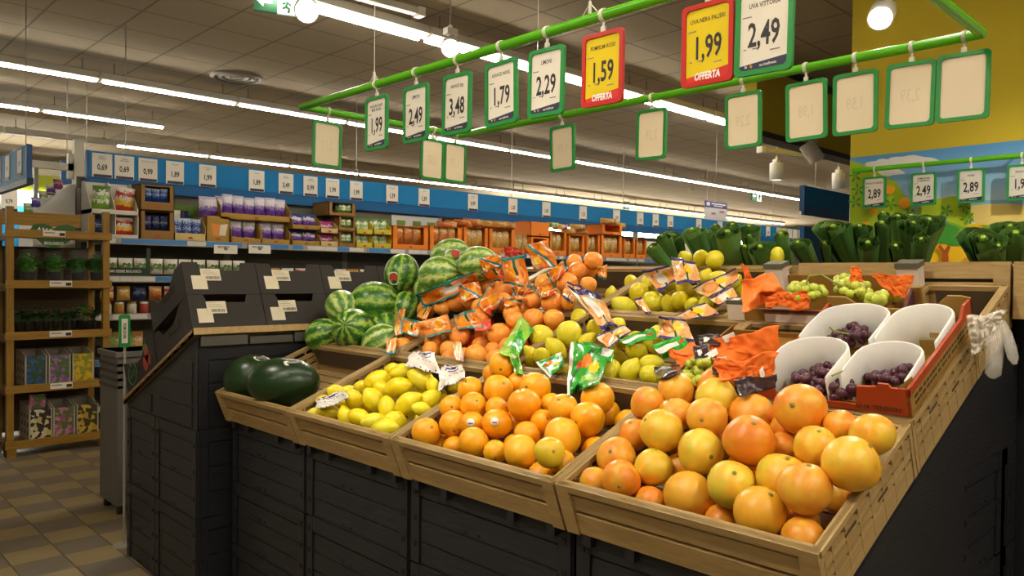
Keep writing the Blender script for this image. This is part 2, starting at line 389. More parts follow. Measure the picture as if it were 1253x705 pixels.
# =================================================================== BACK SHELF AND THE BLUE PRICE BAND
YS = 6.95
YB = 7.33; KB = YB/6.95          # the price band hangs behind the goods
WOODP = lambda name, a, b, sc=(1, 14, 14), rough=.55: woodmat(name, a, b, sc, rough)
def woodmat(name, a, b, sc=(1, 14, 14), rough=.55, bump=.12):
    if name in MATS: return MATS[name]
    m = mat(name, a, rough, .35); N = NT(m); v = N.coord('Object', sc)
    n1 = N.noise(v, 3.2, 6, .65); n2 = N.noise(N.coord('Object', (sc[0]*.5, sc[1]*2.6, sc[2]*2.6)), 5, 4)
    f = N.math('ADD', N.math('MULTIPLY', n1, .65), N.math('MULTIPLY', n2, .4))
    N.base(N.ramp(f, [(.3, b), (.72, a)])); N.bump(n2, bump, .002)
    return m
BLUE = mat('band_blue', '1578b4', .65, .25); BLUE2 = mat('band_blue_lower', '0f5c94', .5, .4); EDGEB = mat('band_blue_end', '0b4a80', .5)
PAPER = mat('price_paper', 'e4ded0', .6, .3); NAVY = mat('sign_navy', '2c2b47', .55); INK = mat('ink', '2b2826', .6); INKG = mat('ink_grey', '8a827a', .7)
CORRUG = {}
def band(x0, x1, y, label, z0=.70, zm=.80, z1=1.01):
    t = thing('price_band', label, 'sign band', (x0, y, H+zm))
    L = x1-x0
    MB().b2((0, 0, 0), (L, .04, z1-zm)).build('upper_panel', BLUE, t)
    MB().prism([(0, .004, 0), (0, .012, z0-zm), (0, .036, z0-zm), (0, .03, 0)][::-1], (L, 0, 0)).build('lower_panel', BLUE2, t)
    MB().b2((-.02, -.006, z0-zm+.04), (.001, .05, z1-zm+.004)).build('end_plate', EDGEB, t)
    hb = MB()
    for k in range(int(L/2.4)+1): hb.tube([(.3+k*2.4, .02, z1-zm), (.3+k*2.4, .02, CEIL-H-zm)], .005, 5)
    hb.build('suspension_wire', WIRE, t)
    return t
xb0 = onY(109, 200, YB).x
band(xb0, 20.5, YB, 'long blue hanging price band over the shelf across the back', .70*KB, .80*KB, 1.01*KB)
def shelf_sign(x, y, z, price, label, name='', w=.163, h=.21, rot=0, cat='price sign', group=None, col=None):
    t = thing('price_sign', label, cat, (x, y, z), (0, 0, rot), group)
    MB().b2((-w/2, -.006, -h/2), (w/2, 0, h/2)).build('card', col or PAPER, t)
    MB().b2((-w*.42, -.0075, -h*.49), (w*.47, -.005, -h*.37)).build('bottom_strip', NAVY, t)
    if price: add_text('price_text', price, .05, INK, t, (0, -.0068, -.012), bold=.002, cond=.68)
    if name:
        for k, s in enumerate(name.split('/')): add_text('product_text', s, .011, INK, t, (0, -.0068, h*.36-.016*k), cond=.85)
    return t
BS = [(125, '0,69', 'leftmost sign'), (152, '0,69', 'second sign'), (181, '0,99', 'left of 1,89'), (214, '1,89', 'fourth sign'), (254, '1,99', 'sign above the purple bags'),
      (314, '1,89', 'alone in a wide gap'), (350, '3,49', 'sign'), (380, '0,99', 'right of 3,49'), (407, '1,99', 'left of its twin'), (436, '1,99', 'right of its twin'),
      (480, '1,39', 'above the leftmost orange carton'), (519, '1,39', 'above the second orange carton'), (579, '0,99', 'sign over the bread cartons'), (628, '1,35', 'sign above the watermelon top'), (669, '1,05', 'sign near the post'),
      (714, '1,75', 'sign above the stacked cartons'), (755, '1,39', 'sign above the netted oranges'), (784, '1,15', 'sign left of the green-footed one'), (803, '1,09', 'sign with a green foot'), (821, '1,35', 'sign left of the leeks'), (856, '1,15', 'sign just over the leeks'),
      (882, '1,29', 'sign under the poster'), (929, '1,19', 'far sign above the leeks'), (941, '1,29', 'farther sign above the leeks')]
NMS = ['BISCOTTI/INTEGRALI', 'CEREALI/CROCCANTI', 'FETTE BISCOTTATE', 'GALLETTE', 'FRUTTA SECCA/MISTA', 'PRUGNE']
for i, (px, pr, wh) in enumerate(BS):
    p = onY(px, 200, YB-.004)
    shelf_sign(p.x, YB-.002, H+.895*KB, pr, f'white {pr} price card, {wh}, on the blue band', NMS[i % 6] if i < 13 else '', group='price cards on the blue band')
YELP = mat('price_yellow', 'e8d428', .55)
for k in range(6):
    p = onY(953+k*6.6, 280, YB-.004)
    shelf_sign(p.x, YB-.002, H+.895*KB, '', 'tiny far price card at the dim right end of the blue band' if k != 1 else 'tiny yellow price card at the far right end of the blue band', w=.2, group='far price cards on the blue band', col=YELP if k == 1 else None)
# ---- shelf units
SHM = mat('shelf_grey', '77716a', .5, .4); BACKP = mat('shelf_back_panel', '5f5a50', .7); RAILB = mat('rail_blue', '3f7fc0', .4); RAILW = mat('rail_label_white', 'cfcbc2', .5); RAILG = mat('rail_grey', '9a968e', .45)
UPR = mat('upright_grey', '8d877c', .5)
SZ = [.30, -.02, -.34, -.72, -1.10]
def shelf_unit(x0, x1, label, back=True):
    t = thing('shelf_unit', label, 'shelf', (x0, YS, 0), group='grey shelf units along the back'); L = x1-x0
    for k, z in enumerate(SZ):
        d = .36 if k == 0 else .42
        s = MB().b2((.004, 0, H+z-.03), (L-.004, d, H+z)).build('shelf_board', SHM, t)
        r = random.Random(int(x0*10)+k); rb = MB().use(RAILG).b2((.004, -.012, H+z-.05), (L-.004, 0, H+z+.004))
        q = .02
        while q < L-.1:
            ww = r.uniform(.06, .2); ww = min(ww, L-q-.02); rb.use(RAILB if r.random() < .5 else RAILW).b2((q, -.015, H+z-.042), (q+ww, -.011, H+z-.002)); q += ww+r.choice((.004, .004, .05))
        rb.build('price_rail', None, t)
    for q in (0, L-.03): MB().b2((q, .43, 0), (q+.03, .49, H+.74)).build('upright', UPR, t)
    if back: MB().b2((0, .44, .1), (L, .46, H+.84)).build('back_panel', BACKP, t)
    else: MB().b2((0, .44, .1), (L, .46, H+.29)).build('back_panel', BACKP, t)
    MB().b2((.01, .03, 0), (L-.01, .43, .1)).build('plinth', mat('plinth_dark', '3a3732', .6), t)
    return t
XU = [1.93+1.33*i for i in range(8)]
UL = ['shelf unit behind the wooden plant rack holding the cardboard boxes', 'shelf unit holding the purple snack bags', 'shelf unit holding the yellow and green trays', 'shelf unit holding the first orange bread cartons', 'shelf unit behind the big watermelons', 'shelf unit holding the stacked orange cartons', 'shelf unit ending left of the leeks']
for i in range(7): shelf_unit(XU[i], XU[i+1], UL[i], back=(i < 3))
# green and blue painted strips on the back of the first bays
bs = MB().use(mat('strip_green', '5f7a24', .6)).b2((XU[1]-.75, YS+.43, H+.56), (XU[2]+.6, YS+.437, H+.66)).use(BLUE).b2((XU[1]-.75, YS+.431, H+.3), (XU[3], YS+.436, H+.56))
tag(bs.build('back_poster'), 'green and blue printed strip on the shelf back above the purple bags', 'poster')
bs = MB().use(mat('poster_pale', 'b9bfc0', .7)).b2((XU[2]+.62, YS+.43, H+.42), (XU[3]-.02, YS+.437, H+.72)).use(BLUE).b2((XU[2]+.62, YS+.431, H+.30), (XU[3]-.02, YS+.436, H+.42)).use(mat('strip_green', '5f7a24'))
for q in (.75, .98, 1.2): bs.b2((XU[2]+q-.06, YS+.425, H+.58), (XU[2]+q+.06, YS+.43, H+.66)).b2((XU[2]+q-.012, YS+.425, H+.46), (XU[2]+q+.012, YS+.43, H+.58))
tag(bs.build('back_poster'), 'pale poster with small trees on the shelf back left of the bread cartons', 'poster')
# ---- goods
def rnd2(a, b): return rnd.uniform(a, b)
def bagmat(name, stops, sc=7, rough=.35, axis=2, hgt=.2, mixn=.35):
    if name in MATS: return MATS[name]
    m = mat(name, stops[0][1], rough, .5); N = NT(m); v = N.coord('Generated'); sp = N.new('ShaderNodeSeparateXYZ'); N.link(v, sp.inputs[0])
    n = N.noise(v, sc, 2); f = N.math('ADD', sp.outputs[axis], N.math('MULTIPLY', N.math('SUBTRACT', n, .5), mixn))
    N.base(N.ramp(f, stops, 'CONSTANT')); N.bump(N.noise(v, 9, 3), .5, .01); return m
PURP = bagmat('bag_purple', [(0, '5b2d8c'), (.12, 'c9a63a'), (.2, '5b2d8c'), (.48, '8d6fb5'), (.6, 'd8d2dc'), (.9, 'b9aec4')])
BLUB = bagmat('bag_blue', [(0, '1d3f8f'), (.35, '3a66b4'), (.45, 'd4dae6'), (.55, '274f9e'), (.8, 'b8c4da')], 10, mixn=.8)
NVYB = bagmat('bag_navy', [(0, '14204a'), (.4, '1f2f66'), (.5, 'c2c8d6'), (.55, '14204a')], 9, mixn=.7)
GRNB = bagmat('bag_green', [(0, '6f9a2a'), (.3, 'd8dccb'), (.45, '7fb02e'), (.6, 'e2e2d8'), (.8, '4f7a24')], 8, mixn=.7)
REDB = bagmat('bag_red', [(0, 'c03a22'), (.2, 'e0b23a'), (.45, 'd9d0c0'), (.6, 'b62d22'), (.8, 'd8cfc2')], 7, mixn=.6)
PNKB = bagmat('bag_pink', [(0, '9a2a6a'), (.45, 'd8b8cc'), (.6, 'a8327a')], 8, mixn=.7)
PLB = bagmat('bag_purple_blue', [(0, '2a2f86'), (.3, '6a3a98'), (.55, 'd6cfdc'), (.75, '1f2a78')], 6, mixn=.5)
PASTA = bagmat('bag_pasta', [(0, 'b98a3a'), (.3, 'd2a85a'), (.5, 'c49748'), (.62, 'e2d2b0'), (.7, 'b4812e')], 12, mixn=.8)
PASTB = bagmat('bag_bread', [(0, 'a0571c'), (.35, 'c77a2e'), (.55, 'b86a24'), (.7, 'd8a868')], 10, mixn=.8)
WHT = bagmat('bag_white_heart', [(0, 'd6d0c2'), (.3, '7c8a54'), (.55, 'cfc8b4'), (.7, 'e0dbce')], 5, mixn=.6)
def pillow(w, h, d, crimp=.1, n=8):
    b = MB()
    def fn(sg):
        def f(u, v):
            x = (u-.5)*w; z = v*h
            e = (1-(2*u-1)**4)**.6*(math.sin(PI*min(1, max(0, (v-.02)/.96)))**.6)
            e *= 1+.10*math.sin(9*u+5*v*sg)
            return (x*(1-.06*math.sin(PI*v)), sg*d/2*e, z)
        return f
    b.grid(fn(-1), n, n); b.grid(lambda u, v: fn(1)(1-u, v), n, n)
    return b
PBM = {}
def bag(x, y, z, w, h, d, m, label, group, rot=(0, 0, 0), name='snack_bag', cat='bag'):
    k = (round(w, 3), round(h, 3), round(d, 3), m.name)
    if k not in PBM:
        me = pillow(w, h, d).mesh(name); me.materials.append(m); PBM[k] = me
    o = bpy.data.objects.new(name, PBM[k]); COL.objects.link(o); o.location = (x, y, z); o.rotation_euler = rot
    return tag(o, label, cat, group)
CARD = mat('cardboard_brown', '94703f', .75, .2); CARDC = mat('cardboard_cream', 'cdb478', .75, .2); CARDY = mat('tray_yellow', 'c8b22a', .6); CARDO = mat('carton_orange', 'ec8226', .55, .3); CARDW = mat('carton_white', 'd2ccbe', .6); CARDB = mat('tray_brown', 'a8822e', .7)
CARDIN = mat('carton_inside', '6a5230', .8)
REDINK = mat('red_print', 'b0432c', .6)
def carton(x0, x1, z0, z1, m, label, group=None, front=.35, depth=.3, win=None, y=YS+.012, mark=True, t=.006):
    """open-fronted display carton: floor, two sides, back, low front lip; win=(lo,hi) closes the top with a header above the window"""
    c = thing('display_carton', label, 'carton', ((x0+x1)/2, y, z0), group=group); w = x1-x0-.004; h = z1-z0
    MB().b2((-w/2, 0, 0), (w/2, depth, t)).build('carton_floor', m, c)
    for s in (-1, 1):
        a = s*w/2; MB().prism([(a, 0, 0), (a, depth, 0), (a, depth, h), (a, depth*.35, h), (a, 0, h if win else h*max(front, .55))], (-s*t, 0, 0)).build('side_panel', m, c)
    MB().b2((-w/2, depth-t, 0), (w/2, depth, h)).build('back_panel', m, c)
    fb = MB()
    if win:
        lo, hi, mg = win[0]*h, win[1]*h, w*.13
        fb.b2((-w/2, 0, 0), (w/2, t, lo)); fb.b2((-w/2, 0, hi), (w/2, t, h)); fb.b2((-w/2, 0, lo), (-w/2+mg, t, hi)); fb.b2((w/2-mg, 0, lo), (w/2, t, hi)); fb.b2((-w/2, 0, h-t), (w/2, depth, h))
    else: fb.b2((-w/2, 0, 0), (w/2, t, h*front))
    fb.build('front_panel', m, c)
    if mark: MB().prism([(-.022, -.001, h*.08), (.022, -.001, h*.08), (.015, -.001, h*.08+.018), (-.015, -.001, h*.08+.018)], (0, .002, 0)).build('printed_mark', REDINK, c)
    return c
def pxbox(x0, x1, yt, yb, y=YS):
    a = onY(x0, yb, y); b = onY(x1, yb, y); c = onY((x0+x1)/2, yt, y); return a.x, b.x, c.z
ZT = H+.302
def fill(x0, x1, z, n, h, m, label, group, y=YS+.1, d=.06, rows=2, tilt=0, name='snack_bag'):
    w = (x1-x0-.02)/n
    for r_ in range(rows):
        for i in range(n):
            bag(x0+.01+w*(i+.5), y+r_*.075, z+.007, w*.98, h*(1+rnd2(-.05, .05)), d, m, label, group, (tilt-r_*.02, 0, rnd2(-.05, .05)), name)
# white two-tier tray of snacks at the left
x0, x1, _ = pxbox(112, 170, 240, 290); c = thing('display_tray', 'white two-tier cardboard tray of snack packs beside the plant rack', 'tray', ((x0+x1)/2, YS+.012, ZT)); w = x1-x0
MB().b2((-w/2, 0, 0), (w/2, .28, .03)).b2((-w/2, 0, .2), (w/2, .28, .235)).build('tray_shelf', CARDW, c)
for q in (-w/2, 0, w/2-.006): MB().prism([(q, 0, .0), (q, .28, 0), (q, .28, .48), (q, .2, .48), (q, .0, .24)], (.006, 0, 0)).build('divider', CARDW, c)
MB().b2((-w/2, .274, 0), (w/2, .28, .48)).build('back_panel', CARDW, c)
bag(x0+w*.27, YS+.11, ZT+.237, .14, .20, .07, GRNB, 'green-topped snack pack in the upper left pocket of the white tray', None, (.12, 0, 0))
bag(x0+w*.74, YS+.10, ZT+.237, .16, .2, .07, REDB, 'red and white snack pack in the upper right pocket of the white tray', None, (.15, .06, 0))
bag(x0+w*.27, YS+.12, ZT+.032, .14, .15, .06, NVYB, 'dark snack pack in the lower left pocket of the white tray', None)
bag(x0+w*.74, YS+.10, ZT+.032, .16, .15, .06, REDB, 'red snack pack in the lower right pocket of the white tray', None)
x0, x1, zt = pxbox(172, 214, 226, 292)
zmid = onY(190, 258, YS).z
carton(x0, x1, ZT, zmid, CARD, 'lower brown cardboard box with navy packs left of the purple bags', win=(.32, .98), depth=.34)
carton(x0, x1, zmid+.002, zt, CARD, 'upper brown cardboard box with blue packs, top of the stack', win=(.34, .93), depth=.34)
fill(x0+.03, x1-.03, ZT+.07, 3, (zmid-ZT)*.55, NVYB, 'navy pack inside the lower brown cardboard box', 'navy packs in the cardboard box', y=YS+.06, rows=2, d=.05)
fill(x0+.03, x1-.03, zmid+.08, 3, (zt-zmid)*.5, BLUB, 'blue pack inside the upper brown cardboard box', 'blue packs in the cardboard box', y=YS+.06, rows=2, d=.05)
x0b, x1b, zb = pxbox(140, 171, 226, 292)
carton(x0b+.02, x1b-.02, ZT+.46, zt+.0, CARD, 'plain side of a brown cardboard box behind the white tray', front=.9, depth=.2, y=YS+.33, mark=False)
x0, x1, zt = pxbox(214, 253, 264, 294); carton(x0, x1, ZT, zt, CARDC, 'cream cardboard tray of blue packs between brown box and purple bags', front=.3)
fill(x0, x1, ZT+.01, 3, (zt-ZT)*.85, BLUB, 'blue pack in the cream tray', 'blue packs in the cream tray', rows=3)
for k in range(3): bag(x0+.05+k*.075, YS+.30, ZT+.01, .07, .28, .05, NVYB if k != 1 else WHT, 'dim pack standing behind the cream tray', 'packs behind the cream tray')
x0, x1, zt = pxbox(253, 282, 263, 296); carton(x0, x1, ZT, zt, CARDB, 'ochre carton with an orange and white printed window under the purple bag', front=.95)
pr = MB().use(mat('print_orange', 'dd8a3a', .6)).quad([(x0+.06, YS+.0105, ZT+.06), (x0+.12, YS+.0105, ZT+.05), (x0+.13, YS+.0105, ZT+.16), (x0+.05, YS+.0105, ZT+.17)]).use(mat('print_cream', 'e0d2bc', .6)).quad([(x0+.12, YS+.0104, ZT+.06), (x0+.18, YS+.0104, ZT+.06), (x0+.2, YS+.0104, ZT+.17), (x0+.13, YS+.0104, ZT+.16)])
tag(pr.build('printed_leaflet'), 'orange and cream print on the front of the ochre carton', 'print')
bag((x0+x1)/2-.02, YS+.12, ZT+.17, .24, .25, .09, PURP, 'purple snack bag standing alone in the ochre carton', None)
x0, x1, zt = pxbox(283, 356, 272, 296); zu = onY(320, 271, YS).z; n = 4; dw = (x1-x0)/2
for k in range(2):
    carton(x0+dw*k, x0+dw*(k+1), ZT, zu, CARDB, f'lower ochre tray of purple bags, {("left","right")[k]} of the pair', front=.22)
    fill(x0+dw*k+.01, x0+dw*(k+1)-.01, ZT+.006, 2, (zu-ZT)*.98, PURP, f'purple snack bag in the lower {("left","right")[k]} ochre tray', f'purple bags, lower {("left","right")[k]} tray', rows=3)
carton(x0-.1, x1, zu+.003, onY(320, 244, YS).z, CARDB, 'long upper ochre tray of purple bags', front=.28, depth=.3)
fill(x0-.06, x1, zu+.01, 6, (onY(320, 243, YS).z-zu), PURP, 'purple snack bag in the long upper ochre tray', 'purple bags in the upper tray', rows=3)
x0, x1, zt = pxbox(358, 393, 262, 299)
for k in range(2):
    za, zb_ = ZT+(zt-ZT)/2*k+.002*k, ZT+(zt-ZT)/2*(k+1); wh = ('lower', 'upper')[k]
    carton(x0, x1, za, zb_, CARDB, f'{wh} small ochre tray of violet and blue packs', front=.3); fill(x0, x1, za+.006, 2, (zb_-za)*.94, PLB, f'violet and blue pack in the {wh} small ochre tray', f'violet packs, {wh} tray', rows=3)
x0, x1, zt = pxbox(393, 415, 270, 300)
for k in range(2):
    za, zb_ = ZT+(zt-ZT)/2*k+.002*k, ZT+(zt-ZT)/2*(k+1); wh = ('lower', 'upper')[k]
    carton(x0, x1, za, zb_, CARDC, f'{wh} cream tray of pink packs', front=.4); fill(x0, x1, za+.006, 1, (zb_-za)*.94, PNKB, f'pink pack in the {wh} cream tray', f'pink packs, {wh} tray', rows=3)
x0, x1, zt = pxbox(415, 436, 247, 300); zz = [onY(425, y, YS).z for y in (300, 283, 265, 248)]; zz[0] = ZT
for k in range(3):
    carton(x0-(.12 if k == 2 else 0), x1, zz[k]+.002, zz[k+1], CARD, f'{("bottom","middle","topmost")[k]} brown cardboard box of green packs in a stack of three', win=(.25, .98), depth=.32)
    fill(x0+.02, x1-.02, zz[k]+.03, 2, (zz[k+1]-zz[k])*.7, GRNB, f'green and white pack in the {("bottom","middle","topmost")[k]} box of the stack of three', f'green packs, {("bottom","middle","top")[k]} box', y=YS+.06, rows=2)
for j, (a, b) in enumerate(((437, 457), (458, 480))):
    x0, x1, zt = pxbox(a, b, 271, 301)
    for k in range(2):
        za, zb_ = ZT+(zt-ZT)/2*k+.002*k, ZT+(zt-ZT)/2*(k+1); wh = ('lower', 'upper')[k]+' '+('left', 'right')[j]
        carton(x0, x1, za, zb_, CARDY, f'{wh} yellow tray of green packs left of the orange cartons', front=.4); fill(x0, x1, za+.006, 2, (zb_-za)*1.1, GRNB, f'green and white pack in the {wh} yellow tray', f'green packs, {wh} yellow tray', rows=2)
# orange cartons of bread and pasta
OC = [(481, 525, 277, 'bread', 'leftmost'), (526, 566, 277, 'bread', 'second'), (568, 598, 278, 'pasta', 'third'), (599, 631, 280, 'pasta', 'fourth'), (673, 694, 284, 'pasta', 'fifth'), (696, 716, 288, 'pasta', 'sixth'), (718, 735, 287, 'pasta', 'seventh'), (736, 762, 288, 'pasta', 'eighth'), (764, 778, 292, 'pasta', 'ninth'), (779, 792, 293, 'pasta', 'last')]
for a, b, yt, kind, wh in OC:
    x0, x1, zt = pxbox(a, b, yt, 308); lb = f'{wh} orange {kind} carton from the left on the back shelf'
    carton(x0, x1, ZT, zt, CARDO, lb, front=.3, win=(.22, .985), depth=.34)
    fill(x0+.05, x1-.05, ZT+.05, 3 if b-a > 25 else 2, (zt-ZT)*.8, PASTB if kind == 'bread' else PASTA, f'{kind} pack inside the {wh} orange carton', f'packs in the {wh} orange carton', y=YS+.07, rows=2, d=.07, name=kind+'_pack')
for (a, b, yt, yb, lb) in ((650, 673, 271, 289, 'orange carton stacked on top right of the post'), (737, 762, 275, 287, 'upper orange carton stacked on the eighth one')):
    x0, x1, zt = pxbox(a, b, yt, 308); zb_ = onY(a, yb, YS).z
    carton(x0, x1, zb_+.004, zt, CARDO, lb, win=(.3, .95) if a > 700 else None, front=.95, depth=.3)
x0, x1, zt = pxbox(650, 673, 290, 308); carton(x0, x1, ZT, onY(655, 289.5, YS).z, CARDO, 'orange carton at the bottom of the stack right of the post', win=(.25, .9), depth=.34)
x0, x1, zt = pxbox(632, 649, 288, 308)
fill(x0, x1+.05, ZT, 3, .26, PASTA, 'pasta pack standing loose between the orange cartons', 'loose pasta packs', rows=2, name='pasta_pack')
for i, (px, py, mm) in enumerate(((545, 277, PASTB), (556, 275, PASTB), (566, 274, PASTB), (577, 273, PASTB), (588, 274, PASTA), (600, 275, PASTA), (610, 276, PASTA), (620, 277, PASTB), (677, 277, GRNB), (685, 279, REDB), (705, 279, PASTA), (695, 284, PASTA), (713, 284, PASTA), (742, 272, PASTA), (750, 274, PASTA), (758, 277, PASTA))):
    p = onY(px, py, YS+.12)
    bag(p.x-.14, YS+.12, p.z+.012, .085, .28, .10, mm, 'crinkled pack lying on top of the orange cartons', 'packs on top of the orange cartons', (0, PI/2, rnd2(-.3, .3)), 'bread_pack')
# white heart packs, jars and tins on the lower shelves
GRN_D = mat('tray_dark_green', '243a22', .6); HEART = mat('heart_green', '4f7a3a', .6)
def heart_pack(x, z, label, group, w=.115, h=.135):
    t = thing('white_pack', label, 'pack', (x, YS+.04, z), (0, 0, rnd2(-.08, .08)), group)
    b = pillow(w, h, .07, n=6); b.build('pouch', WHT, t)
    hb = MB(); hb.quad([(0, -.037, h*.30), (-w*.30, -.034, h*.52), (-w*.28, -.034, h*.66), (-w*.14, -.036, h*.72), (0, -.038, h*.63), (w*.14, -.036, h*.72), (w*.28, -.034, h*.66), (w*.30, -.034, h*.52)][::-1]); hb.build('heart_print', HEART, t)
x = onY(136, 320, YS).x
while x < onY(296, 318, YS).x:
    heart_pack(x, H+.0, 'white pouch with a green heart on the second shelf', 'white heart pouches'); x += .125
x0 = onY(131, 330, YS).x; x1 = onY(184, 330, YS).x
t = thing('pouch_tray', 'dark green tray reading AMO ESSERE BIOLOGICO under the white pouches', 'tray', ((x0+x1)/2, YS+.002, H-.018))
MB().b2((-(x1-x0)/2, 0, 0), ((x1-x0)/2, .012, .07)).build('front_panel', GRN_D, t); MB().b2(((x1-x0)/2-.03, .0, .07), ((x1-x0)/2, .012, .24)).build('corner_post', GRN_D, t)
add_text('lettering', 'AMO ESSERE BIOLOGICO', .022, PAPER, t, (-.03, -.002, .042), bold=.0005, cond=.75)
def jar(x, z, label, group, m, lid):
    t = thing('jar', label, 'jar', (x, YS+.06, z), group=group)
    MB().lathe([(0, 0), (.036, 0), (.04, .008), (.04, .075), (.033, .088)], 12).build('glass_body', m, t); MB().lathe([(.035, .086), (.035, .1), (0, .101)], 12).build('lid', lid, t)
JM = [mat('jar_cream', 'c4bda8', .4), mat('jar_green', '7c8a3a', .4), mat('jar_amber', 'b5822c', .4), mat('jar_red', 'a33a24', .4)]; LM = [mat('lid_gold', 'a98c3c', .35, metal=.6), mat('lid_white', 'cfc9ba', .4)]
x = onY(133, 375, YS).x; i = 0
while x < 5.3:
    jar(x, H-.34, 'small jar on the third shelf', 'jars on the third shelf', JM[(i*7//3) % 4], LM[i % 2]); x += .1; i += 1
x = onY(133, 375, YS).x; i = 0
while x < 3.4:
    bag(x, YS+.05, H-.34+.115, .11, .12, .06, (REDB, PASTA, NVYB, PASTB)[i % 4], 'dim pack hanging above the jars', 'packs above the jars'); x += .13; i += 1
def fruit_drink(x, z, label, m):
    t = thing('plastic_crate', label, 'crate', (x, YS+.0, z)); MB().b2((-.17, 0, 0), (.17, .38, .02)).b2((-.17, 0, 0), (.17, .015, .2)).b2((-.17, .365, 0), (.17, .38, .2)).b2((-.17, .015, 0), (-.155, .365, .2)).b2((.155, .015, 0), (.17, .365, .2)).build('crate_body', m, t)
    rb = MB()
    for k in range(7): rb.b2((-.15+k*.046, -.006, .02), (-.14+k*.046, 0, .19))
    rb.build('ribs', m, t)
xc = onY(141, 520, YS).x+.1
fruit_drink(xc, H-.98, 'blue plastic crate on the bottom shelf right of the plant rack', mat('crate_blue', '27406e', .5))
for k in range(4): bag(xc-.1+k*.07, YS+.12, H-.72+.002, .1, .22, .07, PASTA if k % 2 else JM[1], 'yellow pack behind the plant rack near the grey bin', 'yellow packs on the low shelf')
# the next shelf: white fish-bone row of trays behind the dark boxes (egg-box like lids)
x = onY(302, 318, YS).x; i = 0
while x < 6.2:
    bag(x, YS+.06, H-.02+.003, .13, .09, .1, (WHT, REDB, PASTA)[i % 3], 'low white-lidded pack above the dark boxes', 'packs above the dark boxes'); x += .15; i += 1
for k, px in enumerate((269, 311)):
    p = onY(px, 301, YS-.03); t = thing('shelf_tag', ('left', 'right')[k]+' white BIOLOGICO tag hanging from the shelf edge', 'shelf tag', (p.x+.06, YS-.02, p.z-.02))
    MB().b2((-.11, -.004, -.05), (.11, 0, .03)).build('tag_card', PAPER, t); add_text('lettering', 'BIOLOGICO', .018, INK, t, (-.02, -.005, .012), bold=.0008, cond=.8); MB().lathe([(.02, 0), (.02, .006), (0, .006)], 10, Matrix.Rotation(PI/2, 3, 'X')).build('tag_clip', UPR, t)
# ---- things further back
FARW = mat('far_white', 'dcd8ce', .6); LIME = mat('far_lime', '9aa71c', .6)
far = thing('refrigerated_cabinet', 'pale cabinet row with lit canopy seen under the blue band', 'cabinet', (onY(608, 277, 14.5).x, 14.5, 0))
MB().b2((0, 0, 0), (16, .8, 1.2)).b2((0, .5, 1.2), (16, .8, 2.4)).build('cabinet_body', FARW, far); MB().b2((0, -.1, 2.12), (16, .5, 2.5)).build('canopy', mat('canopy_pale', 'd8d4c8', .5), far); zc_ = onY(640, 277, 14.5).z
MB().b2((.1, -.06, zc_-.06), (15.9, .0, zc_+.06)).build('canopy_light', TUBE, far)
far = thing('refrigerated_cabinet', 'lime banded cabinet with a white light strip behind the left sign', 'cabinet', (-2.5, 16, 0))
MB().b2((0, 0, 0), (6.6, .8, H+2.0)).build('cabinet_body', FARW, far); zc2 = onY(20, 237, 15.73).z; MB().b2((0, -.25, zc2+.07), (6.6, 0, zc2+.36)).build('canopy', LIME, far); zc2 = onY(20, 237, 15.73).z
MB().b2((.05, -.27, zc2-.07), (6.5, -.2, zc2+.06)).build('canopy_light', TUBE, far); MB().b2((0, -.05, H-.1), (6.6, 0, H+1.2)).build('blue_front', BLUE, far)
p = onY(11, 245, 12.0); shelf_sign(p.x, 12.0, p.z, '0,79', 'white 0,79 price card behind the plant rack at the left edge', w=.2, h=.3)
t = thing('sign_post', 'grey post carrying the 0,79 price card at the left edge', 'post', (p.x, 12.04, 0)); MB().b2((-.02, 0, 0), (.02, .03, p.z+.1)).build('post', UPR, t)
# blue sign hung across the aisle at the left edge
e = onZ(38, 177.5, H+1.02)
t = thing('hanging_sign', 'blue aisle sign with three price cards hanging at the left edge', 'sign', (e.x, e.y, H+.76))
MB().b2((-.03, 0, 0), (.0, 2.2, .26)).build('panel', BLUE, t); MB().b2((-.035, -.012, -.004), (.005, 0, .264)).build('end_plate', EDGEB, t); MB().b2((-.03, 0, -.05), (.02, 2.2, -.001)).build('lower_edge', mat('dark_blue', '12324f', .6), t)
for q in (.22, .66, 1.0): MB().b2((-.036, q-.075, .03), (-.031, q+.075, .24)).build('price_card', PAPER, t); MB().b2((-.038, q-.07, .035), (-.0365, q+.07, .055)).build('card_strip', NAVY, t); add_text('price_text', '0,99', .04, INK, t, (-.0368, q, .13), bold=.0006, cond=.74, rotz=-PI/2)
MB().tube([(-.015, .1, .26), (-.015, .1, 1.5)], .004, 5).tube([(-.015, 2, .26), (-.015, 2, 1.5)], .004, 5).build('suspension_wire', WIRE, t)
p0_ = onY(42, 238, 9.0); p1_ = onY(47, 200, 9.0); struct('wall_post', MB().b2((p0_.x, 9.0, 0), (p1_.x, 9.06, onY(45, 198, 9.0).z)), UPR)
# dark ends of the band on the far side
for a, b, lb in ((75, 90, 'dark blue end of a sign band left of the white column'), (104, 109, 'dark blue sign band glimpsed right of the white column')):
    q0 = onY(a, 196, 9.6); q1 = onY(b, 226, 9.6); tt = thing('sign_band', lb, 'sign band', (q0.x, 9.6, q1.z)); MB().b2((0, 0, 0), (q1.x-q0.x, .05, q0.z-q1.z)).build('panel', mat('band_shade_blue', '113f73', .5), tt); MB().tube([((q1.x-q0.x)/2, .02, q0.z-q1.z), ((q1.x-q0.x)/2, .02, CEIL-q1.z)], .005, 5).build('suspension_wire', WIRE, tt)
